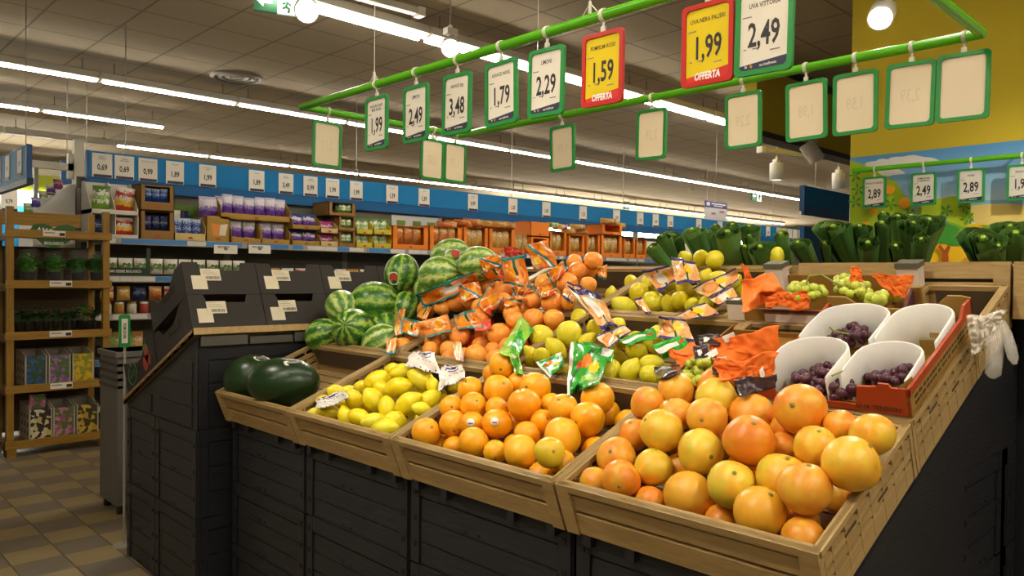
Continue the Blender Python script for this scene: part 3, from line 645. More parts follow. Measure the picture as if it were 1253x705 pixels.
# white end display behind the plant rack
a = onY(40, 262, 7.5); b = onY(86, 225, 7.5); c = onY(108, 226, 7.5); 
t = thing('end_display', 'white sloping end display behind the plant rack', 'display unit', (a.x, 7.5, 0))
MB().prism([(0, 0, .1), (0, 0, a.z), (b.x-a.x, 0, b.z), (c.x-a.x, 0, b.z), (c.x-a.x, 0, .1)][::-1], (0, .5, 0)).build('body', FARW, t)
MB().b2((.02, .03, 0), (c.x-a.x-.02, .47, .1)).build('plinth', SHM, t)
for k in range(5):
    f = k/5+.06; x = (b.x-a.x)*f; z = a.z+(b.z-a.z)*f
    bag(a.x+x-.02, 7.62, z-.005, .075, .10, .04, (GRNB, PLB, WHT, PURP, PNKB)[k], 'small coloured packet along the slope of the white end display', 'packets on the white end display', (-.4, 0, 0))
# hanging poster with a violet head
p0_ = onY(862, 245, 6.0); p1_ = onY(889, 271, 6.0)
t = thing('hanging_poster', 'white poster with a violet heading hanging above the leeks', 'poster', ((p0_.x+p1_.x)/2, 6.0, (p0_.z+p1_.z)/2)); w = p1_.x-p0_.x; h = p0_.z-p1_.z
MB().b2((-w/2, -.004, -h/2), (w/2, .004, h/2)).build('sheet', mat('poster_white', 'c4c2c6', .6), t); MB().b2((-w/2, -.006, h*.16), (w/2, -.0045, h/2)).build('heading', mat('poster_violet', '4a4a88', .6), t); MB().b2((-w*.42, -.0075, h*.24), (-w*.28, -.0065, h*.42)).b2((-w*.2, -.0075, h*.34), (w*.42, -.0065, h*.4)).b2((-w*.1, -.0075, h*.24), (w*.3, -.0065, h*.29)).build('heading_lines', PAPER, t)
MB().b2((-w*.2, -.006, -h*.22), (-w*.02, -.0045, -h*.1)).b2((w*.16, -.006, -h*.08), (w*.38, -.0045, h*.04)).build('red_marks', mat('poster_red', 'b0707c', .6), t); MB().tube([(0, 0, h/2-.01), (0, 0, CEIL-(p0_.z+p1_.z)/2)], .004, 5).build('suspension_wire', WIRE, t)
# dark blue panel right of the spotlights, and the display below it
q = onZ(985, 227, H+1.01)
band(q.x, 16, q.y, 'dark blue hanging panel beside the edge of the yellow wall')
t = thing('display_cabinet', 'dark blue display side standing under the hanging panel by the yellow wall', 'panel', (q.x, q.y, 0)); zz_ = onY(985, 277, q.y).z
MB().b2((0, 0, 0), (3.5, .05, zz_)).build('panel', BLUE2, t); MB().b2((0, -.02, 0), (3.5, 0, .1)).build('plinth', SHM, t)
# =================================================================== PLANT RACK
RW = woodmat('rack_pine', 'a8802c', '7c5a1c', (14, 14, 1.2)); RWH = woodmat('rack_pine_rail', 'a8802c', '805c1e', (1.2, 14, 14))
YR = 6.35
def rack(x0, x1, label):
    t = thing('plant_rack', label, 'rack', (x0, YR, 0)); L = x1-x0; D = .42
    for yy in (0, D-.045):
        for xx in (0, L-.045): MB().b2((xx, yy, 0), (xx+.045, yy+.045, H+.47)).build('post', RW, t)
    zr = [onY(70, y, YR-.02).z for y in (287, 348, 409.5, 473, 539)]
    for z in zr:
        MB().b2((-.01, -.02, z-.028), (L+.01, 0, z+.028)).build('front_rail', RWH, t)
        sb = MB()
        for k in range(6): sb.b2((.0, .005+k*.07, z-.02), (L, .06+k*.07, z-.002))
        sb.build('slatted_shelf', RWH, t)
        for xx in (-.0, L-.03): MB().b2((xx, .045, z-.05), (xx+.03, D-.045, z-.02)).build('side_rail', RWH, t)
    MB().b2((.0, D-.05, H+.36), (L-.1, D-.03, H+.46)).build('top_board', RWH, t); MB().b2((.045, D-.05, H+.02), (L-.045, D-.035, H+.2)).b2((.045, D-.046, .12), (L-.045, D-.038, H+.02)).build('back_board_fill', mat('rack_back_card', '54462e', .8), t)  # lower sheet of the back is added to keep the rack interior dark
    MB().b2((-.0, -.01, 0), (.06, .10, .1)).b2((L-.06, -.01, 0), (L, .10, .1)).build('foot_block', RWH, t)
    return t, zr
XR0, XR1 = 1.215, 1.885
rk, ZR = rack(XR0, XR1, 'pine rack of potted herbs and bulb boxes standing at the left')
rk2, _ = rack(XR0-.75, XR0-.06, 'second pine rack, cut off by the left edge')
MB().b2((.045, .375, .05), (.645, .385, H+.2)).build('back_board_fill', MATS['rack_back_card'], rk2)  # full-height dark sheet added to hide the bright gaps behind this rack
for i in range(4): bag(XR0-.16-.1*i, YR+.2, _[1+i % 4]+.002, .09, .2, .08, (GRNB, PASTA, WHT, REDB)[i], 'dim packet on the second pine rack at the left edge', 'packets on the second rack')
for z, px in zip(ZR, (67, 75, 75, 76, 100)):
    if px == 100: continue
    p = onY(px, 300, YR-.022); tg = thing('shelf_label', ('paper price label on the top rail of the plant rack', 'paper price label under the herb pots', 'paper price label under the seedlings', 'paper price label under the upper bulb boxes')[ZR.index(z)], 'price label', (p.x, YR-.022, z+.008))
    MB().b2((-.075, -.003, -.024), (.07, 0, .018)).build('card', PAPER, tg); MB().b2((.03, -.0045, -.018), (.065, -.0031, .004)).build('dark_box', INK, tg); MB().b2((-.065, -.0045, -.002), (.0, -.0031, .006)).build('printed_line', INKG, tg)
# green double-heart sign hung behind the top rail
p = onY(66, 288, YR+.001)
SG = mat('sign_leaf_green', '2f5c22', .6)
t = thing('green_sign', 'green leaf-shaped sign reading AMO behind the top rail of the rack', 'sign', (p.x, YR+.001, p.z))
prof = [(-.15, .03), (-.13, .065), (-.07, .075), (-.02, .06), (0, .045), (.03, .065), (.09, .075), (.14, .06), (.155, .03), (.12, -.02), (.06, -.065), (0, -.085), (-.06, -.07), (-.12, -.02)]
MB().prism([(x, 0, z*1.1) for x, z in prof][::-1], (0, .003, 0)).build('panel', SG, t)
add_text('lettering', 'AMO', .042, PAPER, t, (-.055, -.003, .03), bold=.0012, cond=.85, rot=(0, .12, 0)); add_text('lettering', 'ESSERE', .018, PAPER, t, (.07, -.003, .02), bold=.0008, cond=.8); add_text('lettering', 'BIOLOGICO', .022, PAPER, t, (0, -.003, -.058), bold=.0008, cond=.75)
# herbs in cellophane
LEAFM = [mat('herb_green', '4f9a2a', .5), mat('herb_bright', '68b032', .5), mat('seedling_green', '2f5a20', .55), mat('seedling_pale', '5c8a3a', .5)]
POT = mat('pot_black', '1c1a18', .5); SOIL = mat('soil', '2a2018', .9); CELLO = mat('cellophane', 'e8ece8', .08, .6, alpha=.05)
def leaves(b, r, h, n, size, seed, z0):
    q = random.Random(seed)
    for _ in range(n):
        a = q.uniform(0, 2*PI); rr = r*math.sqrt(q.random()); z = z0+h*(1-(rr/r)**2*.6)*q.uniform(.5, 1)
        c = Vector((rr*math.cos(a), rr*math.sin(a), z)); d = Vector((math.cos(a), math.sin(a), q.uniform(-.3, .7))).normalized(); s = d.cross(Vector((0, 0, 1))).normalized()*size*.45; u = d*size
        mid = c+u*.5+Vector((0, 0, size*.12))
        b.add([c, mid+s, c+u, mid-s], [(0, 1, 2, 3)], True)
        b.tube([(rr*.4*math.cos(a), rr*.4*math.sin(a), z0), c], .0012, 4, caps=False)
def herb(x, y, z, label, m, n=90, r=.085, h=.12, size=.035, cello=True, group=None, seed=1, pot=.055):
    t = thing('potted_herb', label, 'herb', (x, y, z), group=group)
    MB().lathe([(0, 0), (pot*.8, 0), (pot, .085), (pot*1.05, .09), (pot*.95, .09)], 14).build('pot', POT, t); MB().lathe([(pot*.96, .08), (0, .082)], 14).build('soil', SOIL, t)
    b = MB(); leaves(b, r, h, n, size, seed, .085); b.build('foliage', m, t)
    if cello:
        def cf(k, v): return None
        c = MB(); rr = random.Random(seed); R_ = [.058, .058, .062, .064, .058]; Z_ = [.0, .08, .16, .22, .25]; n_ = 14
        V = []
        for q, (ra, zz) in enumerate(zip(R_, Z_)):
            for k in range(n_):
                j = 1+(.12*rr.uniform(-1, 1) if q > 1 else 0); V.append((ra*j*math.cos(2*PI*k/n_), ra*j*math.sin(2*PI*k/n_), zz*(1+(.1*rr.uniform(-1, 1) if q == 4 else 0))))
        c.add(V, [(i*n_+k, i*n_+(k+1) % n_, (i+1)*n_+(k+1) % n_, (i+1)*n_+k) for i in range(4) for k in range(n_)], True); c.build('cellophane_sleeve', CELLO, t)
    return t
for i, px in enumerate((35, 67, 95, 118)):
    p = onY(px, 345, YR+.14); herb(p.x, YR+.14, ZR[1]+.002, f'{("leftmost","second","third","rightmost")[i]} herb pot in cellophane on the rack', LEAFM[0 if i > 1 else 1], seed=20+i, h=.13, n=260, r=.062, size=.034, pot=.045)
for i in range(9):
    px = 22+i*11.5; p = onY(px, 400, YR+.13)
    if i == 7: herb(p.x, YR+.10, ZR[2]+.002, 'bright leafy seedling at the right of the seedling row', LEAFM[3], n=22, r=.02, h=.12, size=.06, cello=False, seed=55)
    else: herb(p.x, YR+.13, ZR[2]+.002, 'dim green seedling pot on the middle shelf of the rack', LEAFM[2], n=60, r=.024, h=.10, size=.028, cello=False, seed=40+i, group='seedling pots on the rack', pot=.023)
def flowermat(name, a, b, g, sc=26):
    m = mat(name, a, .5); N = NT(m); v = N.coord('Object'); vo = N.new('ShaderNodeTexVoronoi'); vo.inputs['Scale'].default_value = sc; N.link(v, vo.inputs['Vector'])
    sp = N.new('ShaderNodeSeparateXYZ'); N.link(vo.outputs['Color'], sp.inputs[0])
    petal = N.mix(sp.outputs[0], a, b); f = N.math('GREATER_THAN', vo.outputs['Distance'], .55/1.0); N.base(N.mix(N.math('GREATER_THAN', sp.outputs[1], .62), petal, g)); return m
FM = [flowermat('print_bluebells', '27466e', '3a5a8a', '2c4a24', 40), flowermat('print_lilac', '7a4a86', 'a070a8', '4a6a2a', 40), flowermat('print_daffodil', 'd4b01c', 'c09a14', '8a8a1c', 34), flowermat('print_white_flower', 'c9b85a', 'd8d2c0', '30241c', 34), flowermat('print_pink', '9a4a6a', 'c48aa0', '5a6a34', 34), flowermat('print_gold', 'b8962a', 'd0b03c', '40381a', 34)]
BOXW = mat('bulb_box_white', 'b9b09c', .7); DARKHOLE = mat('hole_dark', '2e261c', .9)
def bulbbox(x0, x1, z, h, m, label, side=False, flap=False):
    t = thing('bulb_box', label, 'box', (x0, YR+.03, z)); w = x1-x0; D = .3
    MB().b2((0, 0, 0), (w, .006, h)).build('front_panel', m, t); MB().b2((0, D-.006, 0), (w, D, h*1.15)).build('back_panel', BOXW, t); MB().b2((0, .006, 0), (w, D-.006, .006)).build('floor_panel', BOXW, t)
    for xx in (0, w-.006):
        MB().prism([(xx, .006, 0), (xx, D-.006, 0), (xx, D-.006, h*1.15), (xx, D*.5, h*1.15), (xx, .006, h)], (.006, 0, 0)).build('side_panel', BOXW, t)
    if side:
        hb = MB()
        for i in range(3):
            for j in range(3): hb.b2((-.001, .05+i*.08, h*.18+j*h*.26), (.0, .07+i*.08, h*.18+j*h*.26+.03))
        hb.build('ventilation_holes', DARKHOLE, t)
    MB().b2((.01, .012, h*.45), (w-.01, D-.012, h*.5)).build('bulb_layer', mat('bulb_brown', '5a4224', .9), t)
    if flap: MB().b2((.01, .05, h), (w-.03, .056, h*1.45)).build('header_card', FM[4], t)
    e = MB().b2((-.002, -.003, 0), (.006, 0, h+.003)).b2((w-.006, -.003, 0), (w+.002, 0, h+.003)); e.build('edge_strip', BOXW, t)
nm = ['blue bluebell', 'lilac flower', 'yellow daffodil', 'white flower', 'pink flower', 'golden flower']
for i, (a, b) in enumerate(((31, 57), (60, 86), (89, 114))): bulbbox(onY(a, 460, YR+.03).x, onY(b, 460, YR+.03).x, ZR[3]+.002, .225, FM[i], f'bulb box with {nm[i]} print on the fourth shelf of the rack', side=(i == 0))
for i, (a, b) in enumerate(((36, 63.5), (65.5, 91.5), (94, 120))): bulbbox(onY(a, 520, YR+.03).x, onY(b, 520, YR+.03).x, ZR[4]+.002, .23, FM[3+i], f'bulb box with {nm[3+i]} print on the bottom shelf of the rack', side=(i == 0), flap=(i == 0))
# grey bin and the slim green-tagged pole behind the dark stand
p = onY(149, 566, 4.6); GB = mat('bin_grey', '6a6660', .6)
a = onY(143.5, 560, 4.45); 
t = thing('grey_bin', 'tall grey plastic bin behind the dark crate stand', 'bin', (a.x, 4.45, 0)); zt = onY(144, 431, 4.45).z
MB().b2((0, 0, .05), (.4, .3, zt)).build('bin_body', GB, t); MB().b2((-.012, -.012, zt-.03), (.412, .312, zt)).build('rim', GB, t)
rb = MB()
for k in range(4): rb.b2((-.006, 0, zt-.08-.04*k), (.40, .3, zt-.065-.04*k))
rb.build('vent_ribs', mat('bin_dark', '45413c', .6), t)
for xx in (.03, .37):
    for yy in (.04, .26): MB().lathe([(.0, 0), (.02, .0), (.022, .02), (.02, .045), (0, .05)], 10, Matrix.Translation((xx, yy, 0)).to_3x3()).build('castor', POT, t).location = (xx, yy, 0)
p = onZ(152, 574, 0.0); py = 3.95; p = onY(152, 575, py)
pb = onY(152.5, 430, py); z1 = onY(155, 425, py).z; z2 = onY(155, 385, py).z
t = thing('sign_pole', 'slim white pole with a narrow green tag beside the dark stand', 'sign pole', (pb.x, py, 0))
MB().tube([(0, 0, .0), (0, 0, z1)], .006, 8).build('pole', mat('pole_white', 'a8a294', .4), t); MB().lathe([(.05, 0), (.05, .006), (.01, .012), (0, .012)], 20).build('foot', mat('pole_white', 'a8a294'), t)
MB().prism([(x, 0, z+(z1+z2)/2) for x, z in rrect(.05, z2-z1, .012)][::-1], (0, .008, 0)).build('tag_frame', mat('frame_green', '1f8a3a', .4), t); MB().b2((-.014, -.002, z1+.02), (.014, 0, z2-.02)).build('tag_card', PAPER, t); add_text('lettering', 'POMODORI', .014, INK, t, (0, -.003, (z1+z2)/2), cond=.7, bold=.0004, rot=(0, PI/2, 0))
# =================================================================== MAIN DISPLAY STAND
TH = math.atan2(.169, .43); CT, ST = math.cos(TH), math.sin(TH)
VV = Vector((CT, 0, ST)); NN = Vector((-ST, 0, CT)); YY = Vector((0, 1, 0))
RIM = Vector((1.258, 0, H-.453)); PITCH_R = .462
MCR = Matrix((VV, YY, NN)).transposed()                 # crate frame: x up the slope, y along the front, z out of the slope
YE = [.552, 1.154, 1.78, 2.37, 2.95]                    # joints between the columns, nearest first
BLK = mat('black_crate_plastic', '2b2c30', .48, .4); N = NT(BLK)
gv = N.coord('Object', (3, 3, 40)); gn = N.noise(gv, 4, 5, .6); N.base(N.ramp(gn, [(.3, '1b1b1e'), (.7, '2a2a2d')])); N.bump(gn, .35, .004)
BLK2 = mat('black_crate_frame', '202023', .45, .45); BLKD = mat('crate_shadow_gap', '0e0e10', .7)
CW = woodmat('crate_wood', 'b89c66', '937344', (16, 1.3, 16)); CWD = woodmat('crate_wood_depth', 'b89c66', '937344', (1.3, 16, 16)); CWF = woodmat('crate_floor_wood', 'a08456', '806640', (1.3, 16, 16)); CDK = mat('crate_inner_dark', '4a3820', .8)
def basis(u, v, n): return Matrix((Vector(u), Vector(v), Vector(n))).transposed()
def plank_panel(name, parent, o, u, v, n, w, h, planks=4, clips=True):
    """moulded wood-look plastic panel: frame, planks, small dowel holes; u along, v up, n outwards"""
    o = Vector(o); M = basis(u, v, n); b = MB().use(BLK2)
    def bx(x0, x1, y0, y1, z0, z1, m): b.use(m).box(o+M @ Vector(((x0+x1)/2, (y0+y1)/2, (z0+z1)/2)), (x1-x0, y1-y0, z1-z0), M)
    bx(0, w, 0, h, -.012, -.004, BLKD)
    fw = .042
    bx(.003, fw, 0.003, h-.003, -.004, .006, BLK2); bx(w-fw, w-.003, .003, h-.003, -.004, .006, BLK2)
    bx(fw, w-fw, h-.05, h-.003, -.004, .005, BLK); 
    ph = (h-.056)/planks
    for k in range(planks):
        bx(fw+.005, w-fw-.005, .004+k*ph, .004+(k+1)*ph-.004, -.004, .001+.0012*(k % 2), BLK)
        if k % 2 == 0:
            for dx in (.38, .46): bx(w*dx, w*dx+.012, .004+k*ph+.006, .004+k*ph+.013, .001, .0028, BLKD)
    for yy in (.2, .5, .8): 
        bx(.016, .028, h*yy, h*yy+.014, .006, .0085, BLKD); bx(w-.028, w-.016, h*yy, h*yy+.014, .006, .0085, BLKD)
    return b.build(name, None, parent)
FX = 1.318
def ztop(x): s = (x-RIM.x-ST*.133)/CT; return RIM.z+ST*s-CT*.133
names = ['under the grapefruit crate', 'under the loose orange crate', 'under the loose lemon crate', 'under the dark watermelon crate']
for k in range(4):
    BACKX = 2.40 if k == 0 else 2.585
    y0, y1 = YE[k]+.006, YE[k+1]-.006
    t = thing('display_stand', 'black wood-look plastic stand ' + names[k], 'stand', (FX, y0, 0)); w = y1-y0
    zt = ztop(FX+.02)-.004
    MB().prism([(.014, 0.012 if k == 0 else 0, 0), (.014, .012 if k == 0 else 0, zt), (BACKX-FX, .012 if k == 0 else 0, ztop(BACKX)), (BACKX-FX, .012 if k == 0 else 0, 0)][::-1], (0, w-(.012 if k == 0 else 0), 0)).build('stand_body', BLK2, t)
    hs = [0, zt*.34, zt*.67, zt]
    for q in range(3): plank_panel('front_panel', t, (.012, w, hs[q]), (0, -1, 0), (0, 0, 1), (-1, 0, 0), w, hs[q+1]-hs[q], 3)
    for f in (.08, .30, .72, .92):
        MB().b2((-.012, w*f-.012, zt-.028), (.02, w*f+.012, zt-.002)).build('clip', BLK2, t)
    if k == 0:
        # right end: stepped panels following the slope
        xs = [.012, .30, .74, 1.18, BACKX-FX]
        for q in range(4):
            xa, xb = xs[q], xs[q+1]; z0 = 0
            lv = [0, .30, .58, .86, 1.14, 1.42]
            for zb, ze in zip(lv, lv[1:]):
                za_, zb2 = ztop(FX+xa)-.004, ztop(FX+xb)-.004
                if ze <= za_: plank_panel('end_panel', t, (xa, .010, zb), (1, 0, 0), (0, 0, 1), (0, -1, 0), xb-xa, ze-zb, 3)
                elif zb < zb2:
                    pts = [(xa, .010, min(zb, za_)), (xb, .010, zb), (xb, .010, min(ze, zb2))]
                    if zb2 > ze: pts.append((xa+(xb-xa)*(ze-za_)/(zb2-za_), .010, ze))
                    if za_ > zb: pts.append((xa, .010, za_))
                    else: pts[0] = (xa+(xb-xa)*(zb-za_)/(zb2-za_), .010, zb)
                    pb_ = MB().use(BLK).prism(pts[::-1], (0, -.010, 0)); pb_.build('end_panel', None, t)
# ---- wood-look crates
def crate(k, row, label, dn=0):
    y0, y1 = YE[k]+.004, YE[k+1]-.004
    if (k, row) == (0, 2): y1 = .762
    if (k, row) == (1, 2): y0 = 1.232
    W = y1-y0; D = .446 if (k, row) != (0, 2) else .30; Hc = .125
    org = RIM + VV*(PITCH_R*row) + YY*((y0+y1)/2) - NN*(Hc) + Vector((0, 0, dn))
    t = thing('wooden_crate', label, 'crate', org, MCR); a = W/2; th = .012
    def wallx(name, x, s, m):
        b = MB().use(m)
        for z0, z1, ins in ((0, .052, .0), (.060, .098, .003), (.106, .125, -.003)): b.box((x+s*ins, 0, (z0+z1)/2), (th, W-.004, z1-z0))
        b.box((x, 0, .118), (th+.010, W-.002, .014))
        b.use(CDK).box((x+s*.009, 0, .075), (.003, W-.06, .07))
        b.build(name, None, t)
    def wally(name, y, s, m):
        b = MB().use(m)
        for z0, z1 in ((0, .046), (.054, .072), (.078, .094), (.108, .125)): b.box((D/2, y, (z0+z1)/2), (D-.03, th*.8, z1-z0))
        b.box((D/2, y, .119), (D-.004, th+.006, .012))
        for q in range(7 if D > .4 else 4): b.box((.05+q*.058, y, .06), (.008, th*.9, .11))
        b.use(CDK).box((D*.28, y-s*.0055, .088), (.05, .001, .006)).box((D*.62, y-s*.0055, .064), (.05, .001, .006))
        b.build(name, None, t)
    if W < .3: fwm = CWD
    wallx('front_panel', th/2, 1, CW); wallx('back_panel', D-th/2, -1, CW); wally('side_panel', -a+th/2, 1, CWD); wally('side_panel', a-th/2, -1, CWD)
    fl = MB().use(CWF)
    for q in range(9 if D > .4 else 6): fl.box((.03+q*.049, 0, .006), (.043, W-.02, .01))
    fl.build('floor_panel', None, t)
    for x in (.006, D-.006):
        for y in (-a+.018, a-.018): MB().box((x+(-.004 if x < .1 else .004), y, .0625), (.016, .036, .125)).build('corner_post', CW, t)
    return t
CN = [('grapefruit crate, nearest to the camera at the front right', 'black grape crate at the right end, second row', 'short crate end with plastic gloves at the right, third row'),
      ('front crate of loose oranges, between lemons and grapefruit', 'crate under the green-labelled lemon nets', 'crate of lemon nets at the top, left of the green grape box'),
      ('front crate of loose lemons with white wrappers', 'crate of netted oranges behind the loose lemons', 'crate behind the netted oranges in the third row'),
      ('front left crate holding two dark watermelons', 'crate under the striped watermelons', 'last third-row crate behind the watermelons')]
CR = {}
for k in range(4):
    for r_ in range(3): CR[k, r_] = crate(k, r_, 'pale wood crate: ' + CN[k][r_])
def crate_pt(k, row, u, v, n=.012):
    """point in crate (k,row): u 0..1 from near (right) joint to the far one, v metres up the slope, n above the floor"""
    return RIM + VV*(PITCH_R*row+v) + YY*(YE[k]+(YE[k+1]-YE[k])*u) - NN*(.125-n)
# leek crates: a fourth row, standing level behind the third
LZ = RIM.z + ST*PITCH_R*3 - .125
LX = RIM.x + CT*PITCH_R*3 + .03
for k in range(-1, 4):
    y0, y1 = (YE[k]+.004, YE[k+1]-.004) if k >= 0 else (-.06, YE[0]-.004); W = y1-y0
    t = thing('wooden_crate', ['pale wood crate of leeks behind the empty glove crate', 'pale wood crate of leeks behind the green grapes', 'pale wood crate of leeks behind the lemon nets', 'last pale wood crate in the row behind the netted oranges', 'pale wood crate of leeks cut off by the right edge'][k], 'crate', (LX if k > 0 else 2.42, (y0+y1)/2, LZ-.03 if k > 0 else H-.098))
    for x in (.008, .40):
        b = MB().use(CW)
        for z0, z1 in ((0, .05), (.058, .098), (.108, .155)): b.box((x, 0, (z0+z1)/2), (.014, W-.07, z1-z0))
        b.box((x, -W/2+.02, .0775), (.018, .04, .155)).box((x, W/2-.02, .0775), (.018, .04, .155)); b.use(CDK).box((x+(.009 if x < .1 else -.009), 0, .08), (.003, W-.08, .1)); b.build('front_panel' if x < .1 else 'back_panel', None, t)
    for y in (-W/2+.006, W/2-.006): MB().box((.204, y, .075), (.39, .01, .15)).build('side_panel', CWD, t)
    MB().box((.204, 0, .006), (.39, W-.02, .012)).build('floor_panel', CWF, t)
sb = thing('display_riser', 'black riser carrying the row of leek crates', 'stand', (LX-.0, 0, 0))
MB().b2((.02, YE[1], 0), (.41, YE[4]-.01, LZ-.031)).b2((.02, -.06, 0), (.41, YE[1], H-.099)).build('riser_body', BLK2, sb)
# =================================================================== LEFT STAND WITH THE DARK BOXES
SX0, SY0, SY1 = 1.20, 3.0, 3.80
za, zb = H-.235, H-.60
LA = math.atan2(za-zb, SY1-SY0); LEN = math.hypot(za-zb, SY1-SY0)
t = thing('display_stand', 'black plank-patterned stand carrying the dark boxes at the left', 'stand', (SX0, SY0, 0)); SXL = 1.8
MB().prism([(.012, .012, 0), (.012, .012, za-.012), (.012, SY1-SY0, zb-.006), (.012, SY1-SY0, 0)][::-1], (SXL, 0, 0)).build('stand_body', BLK2, t)
DY = SY1-SY0
def zl(y): return za+(zb-za)*(y/DY)
lv = [0, .35, .70, 1.08]
for i, (ya, yb) in enumerate(((0, .44), (.44, DY))):
    for z0, z1 in zip(lv, lv[1:]):
        ha, hb = zl(ya)-.004, zl(yb)-.004
        if z1 <= hb: plank_panel('side_panel', t, (.010, yb, z0), (0, -1, 0), (0, 0, 1), (-1, 0, 0), yb-ya, z1-z0, 4)
        elif z0 < ha:
            P = [(.010, ya, z0), (.010, ya, ha)]
            if hb > z0: P += [(.010, yb, hb), (.010, yb, z0)]
            else: P += [(.010, ya+(yb-ya)*(ha-z0)/(ha-hb), z0)]
            b = MB().use(BLK2).prism(P[::-1], (-.004, 0, 0))
            for q in range(3):        # plank seams on the wedge
                zz = z0+.09*(q+1)
                yy = ya+(yb-ya)*min(1, max(0, (ha-zz)/(ha-hb)))
                if yy-ya > .08: b.use(BLK).b2((.001, ya+.04, zz-.083), (.006, yy-.05, zz-.004))
            b.build('side_panel', None, t)
for i in range(3):
    for z0, z1 in zip(lv, (.35, .70, za)): plank_panel('end_panel', t, (i*.6+.01, .010, z0), (1, 0, 0), (0, 0, 1), (0, -1, 0), .6, z1-z0-(.05 if z1 == za else 0), 3)
GRY = mat('crate_rim_grey', '5a564f', .5); b = MB().use(GRY)
for q in range(9): b.b2((.02+q*.2, -.006, za-.045), (.02+q*.2+.19, .004, za-.006-(.01 if q % 3 == 1 else 0)))
b.build('grey_rim', None, t)
ML = basis((1, 0, 0), (0, math.cos(LA), -math.sin(LA)), (0, math.sin(LA), math.cos(LA)))
t = thing('wooden_board', 'pale wooden board on the sloping stand under the dark boxes', 'board', (SX0-.01, SY0-.01, za+.001), ML)
MB().b2((0, 0, 0), (1.75, LEN+.012, .016)).build('board_panel', CW, t); rb = MB().use(CW)
rb.b2((0, -.004, .0), (1.75, .012, .028)); rb.b2((0, 0, .0), (.014, LEN+.012, .028)); rb.use(CDK)
for q in range(10): rb.b2((-.003, .06+q*.08, .006), (.0, .10+q*.08, .016))
rb.build('edge_strip', None, t)
DBX = mat('dark_cardboard', '2c2621', .6, .35); DBI = mat('dark_cardboard_inside', '4a3626', .8); LABEL = mat('box_label_cream', 'd6cbb0', .6); TOM = mat('tomato_red', 'b82a16', .3, .5)
def darkbox(i, lvl, label, second=False):
    W, D, Hb = .306, .40, .142
    o = Vector((SX0-.008+.309*i, SY0-.008, za+.001)) + ML @ Vector((0, (.004 if not second else .42), .029+lvl*(Hb+.002)))
    t = thing('tomato_box', label, 'box', o, ML)
    def wall(y, name):
        nw, nd = W*.52, .034
        P = [(0, y, 0), (W, y, 0), (W, y, Hb), (W/2+nw/2+.012, y, Hb), (W/2+nw/2, y, Hb-nd), (W/2-nw/2, y, Hb-nd), (W/2-nw/2-.012, y, Hb), (0, y, Hb)]
        return MB().prism(P, (0, .006, 0)).build(name, DBX, t)
    bp = wall(0, 'back_panel'); wall(D-.006, 'front_panel')
    for x in (0, W-.006):
        P = [(x, .006, 0), (x, D-.006, 0), (x, D-.006, Hb*.9), (x, D-.05, Hb*.9), (x, D-.10, Hb*.62), (x, D*.45, Hb*.62), (x, .08, Hb), (x, .006, Hb)]
        MB().prism(P[::-1], (.006, 0, 0)).build('side_panel', DBX, t)
    MB().b2((.006, .006, .001), (W-.006, D-.006, .007)).build('floor_panel', DBI, t)
    MB().b2((-.0012, D*.28, Hb*.40), (0, D*.62, Hb*.62)).build('side_slot', DARKHOLE, t)
    l1 = MB().use(LABEL).b2((.028, -.0015, .022), (.088, 0, .082)); l1.build('square_label', None, bp)
    l2 = MB().use(LABEL).b2((.068, -.0028, .060), (.148, -.0012, .112)).use(INK)
    r = random.Random(i*5+lvl); x = .085
    while x < .14: ww = r.uniform(.0008, .0025); l2.b2((x, -.0034, .066), (x+ww, -.0027, .078)); x += ww+r.uniform(.001, .003)
    for q in range(3): l2.use(INKG).b2((.075, -.0034, .088+q*.008), (.075+.06*(1-.2*q), -.0027, .0895+q*.008))
    l2.build('barcode_label', None, bp)
    return t, o
pos = ['leftmost', 'second', 'third', 'fourth', 'fifth']
for i in range(5):
    for lv_ in (0, 1):
        darkbox(i, lv_, f'{("lower","upper")[lv_]} dark cardboard box, {pos[i]} stack from the left on the sloping stand')
        for q in range(3):
            o = Vector((SX0+.309*i, SY0, za)) + ML @ Vector((.08+.07*q, .06+.02*(q % 2), .029+lv_*.144+.045))
            rr = .036; TM = MB().lathe([(rr*math.sin(PI*j/10), -rr*math.cos(PI*j/10)*.85) for j in range(11)], 14)
            tt = TM.build('tomato', TOM); tt.location = o; tag(tt, f'red tomato glimpsed in the {("lower","upper")[lv_]} dark box of the {pos[i]} stack', 'tomato', f'tomatoes in the {("lower","upper")[lv_]} {pos[i]} dark box')
for i in range(5):
    t, o = darkbox(i, 0, f'dark cardboard box lower on the slope in front of the {pos[i]} stack' + (', with printed strawberries' if i == 0 else ''), True)
    if i == 0:
        lg = MB().use(mat('logo_green', '4a8a4a', .6))
        ring = [(-.0014, .30+.055*math.cos(a*PI/12), .058+.045*math.sin(a*PI/12)) for a in range(24)]; lg.tube([(x, y, z) for _, y, z in ring for x in (-.001,)]+[ring[0]], .0022, 4)
        for q in range(3): lg.b2((-.002, .27, .048+q*.012), (-.001, .33-.01*q, .052+q*.012))
        lg.build('oval_logo', None, t)
        sp_ = MB().use(mat('print_red', 'b0402c', .6))
        for (y, z, r) in ((.10, .085, .028), (.125, .05, .03), (.085, .055, .022)): sp_.prism([(-.0013, y+r*math.cos(-a*PI/8), z+r*1.15*math.sin(-a*PI/8)) for a in range(16)], (.001, 0, 0))
        sp_.use(mat('print_leaf', '5a7a2c', .6)).prism([(-.0016, .07, .105), (-.0016, .15, .11), (-.0016, .13, .13), (-.0016, .09, .128)], (.001, 0, 0)); sp_.build('fruit_print', None, t)
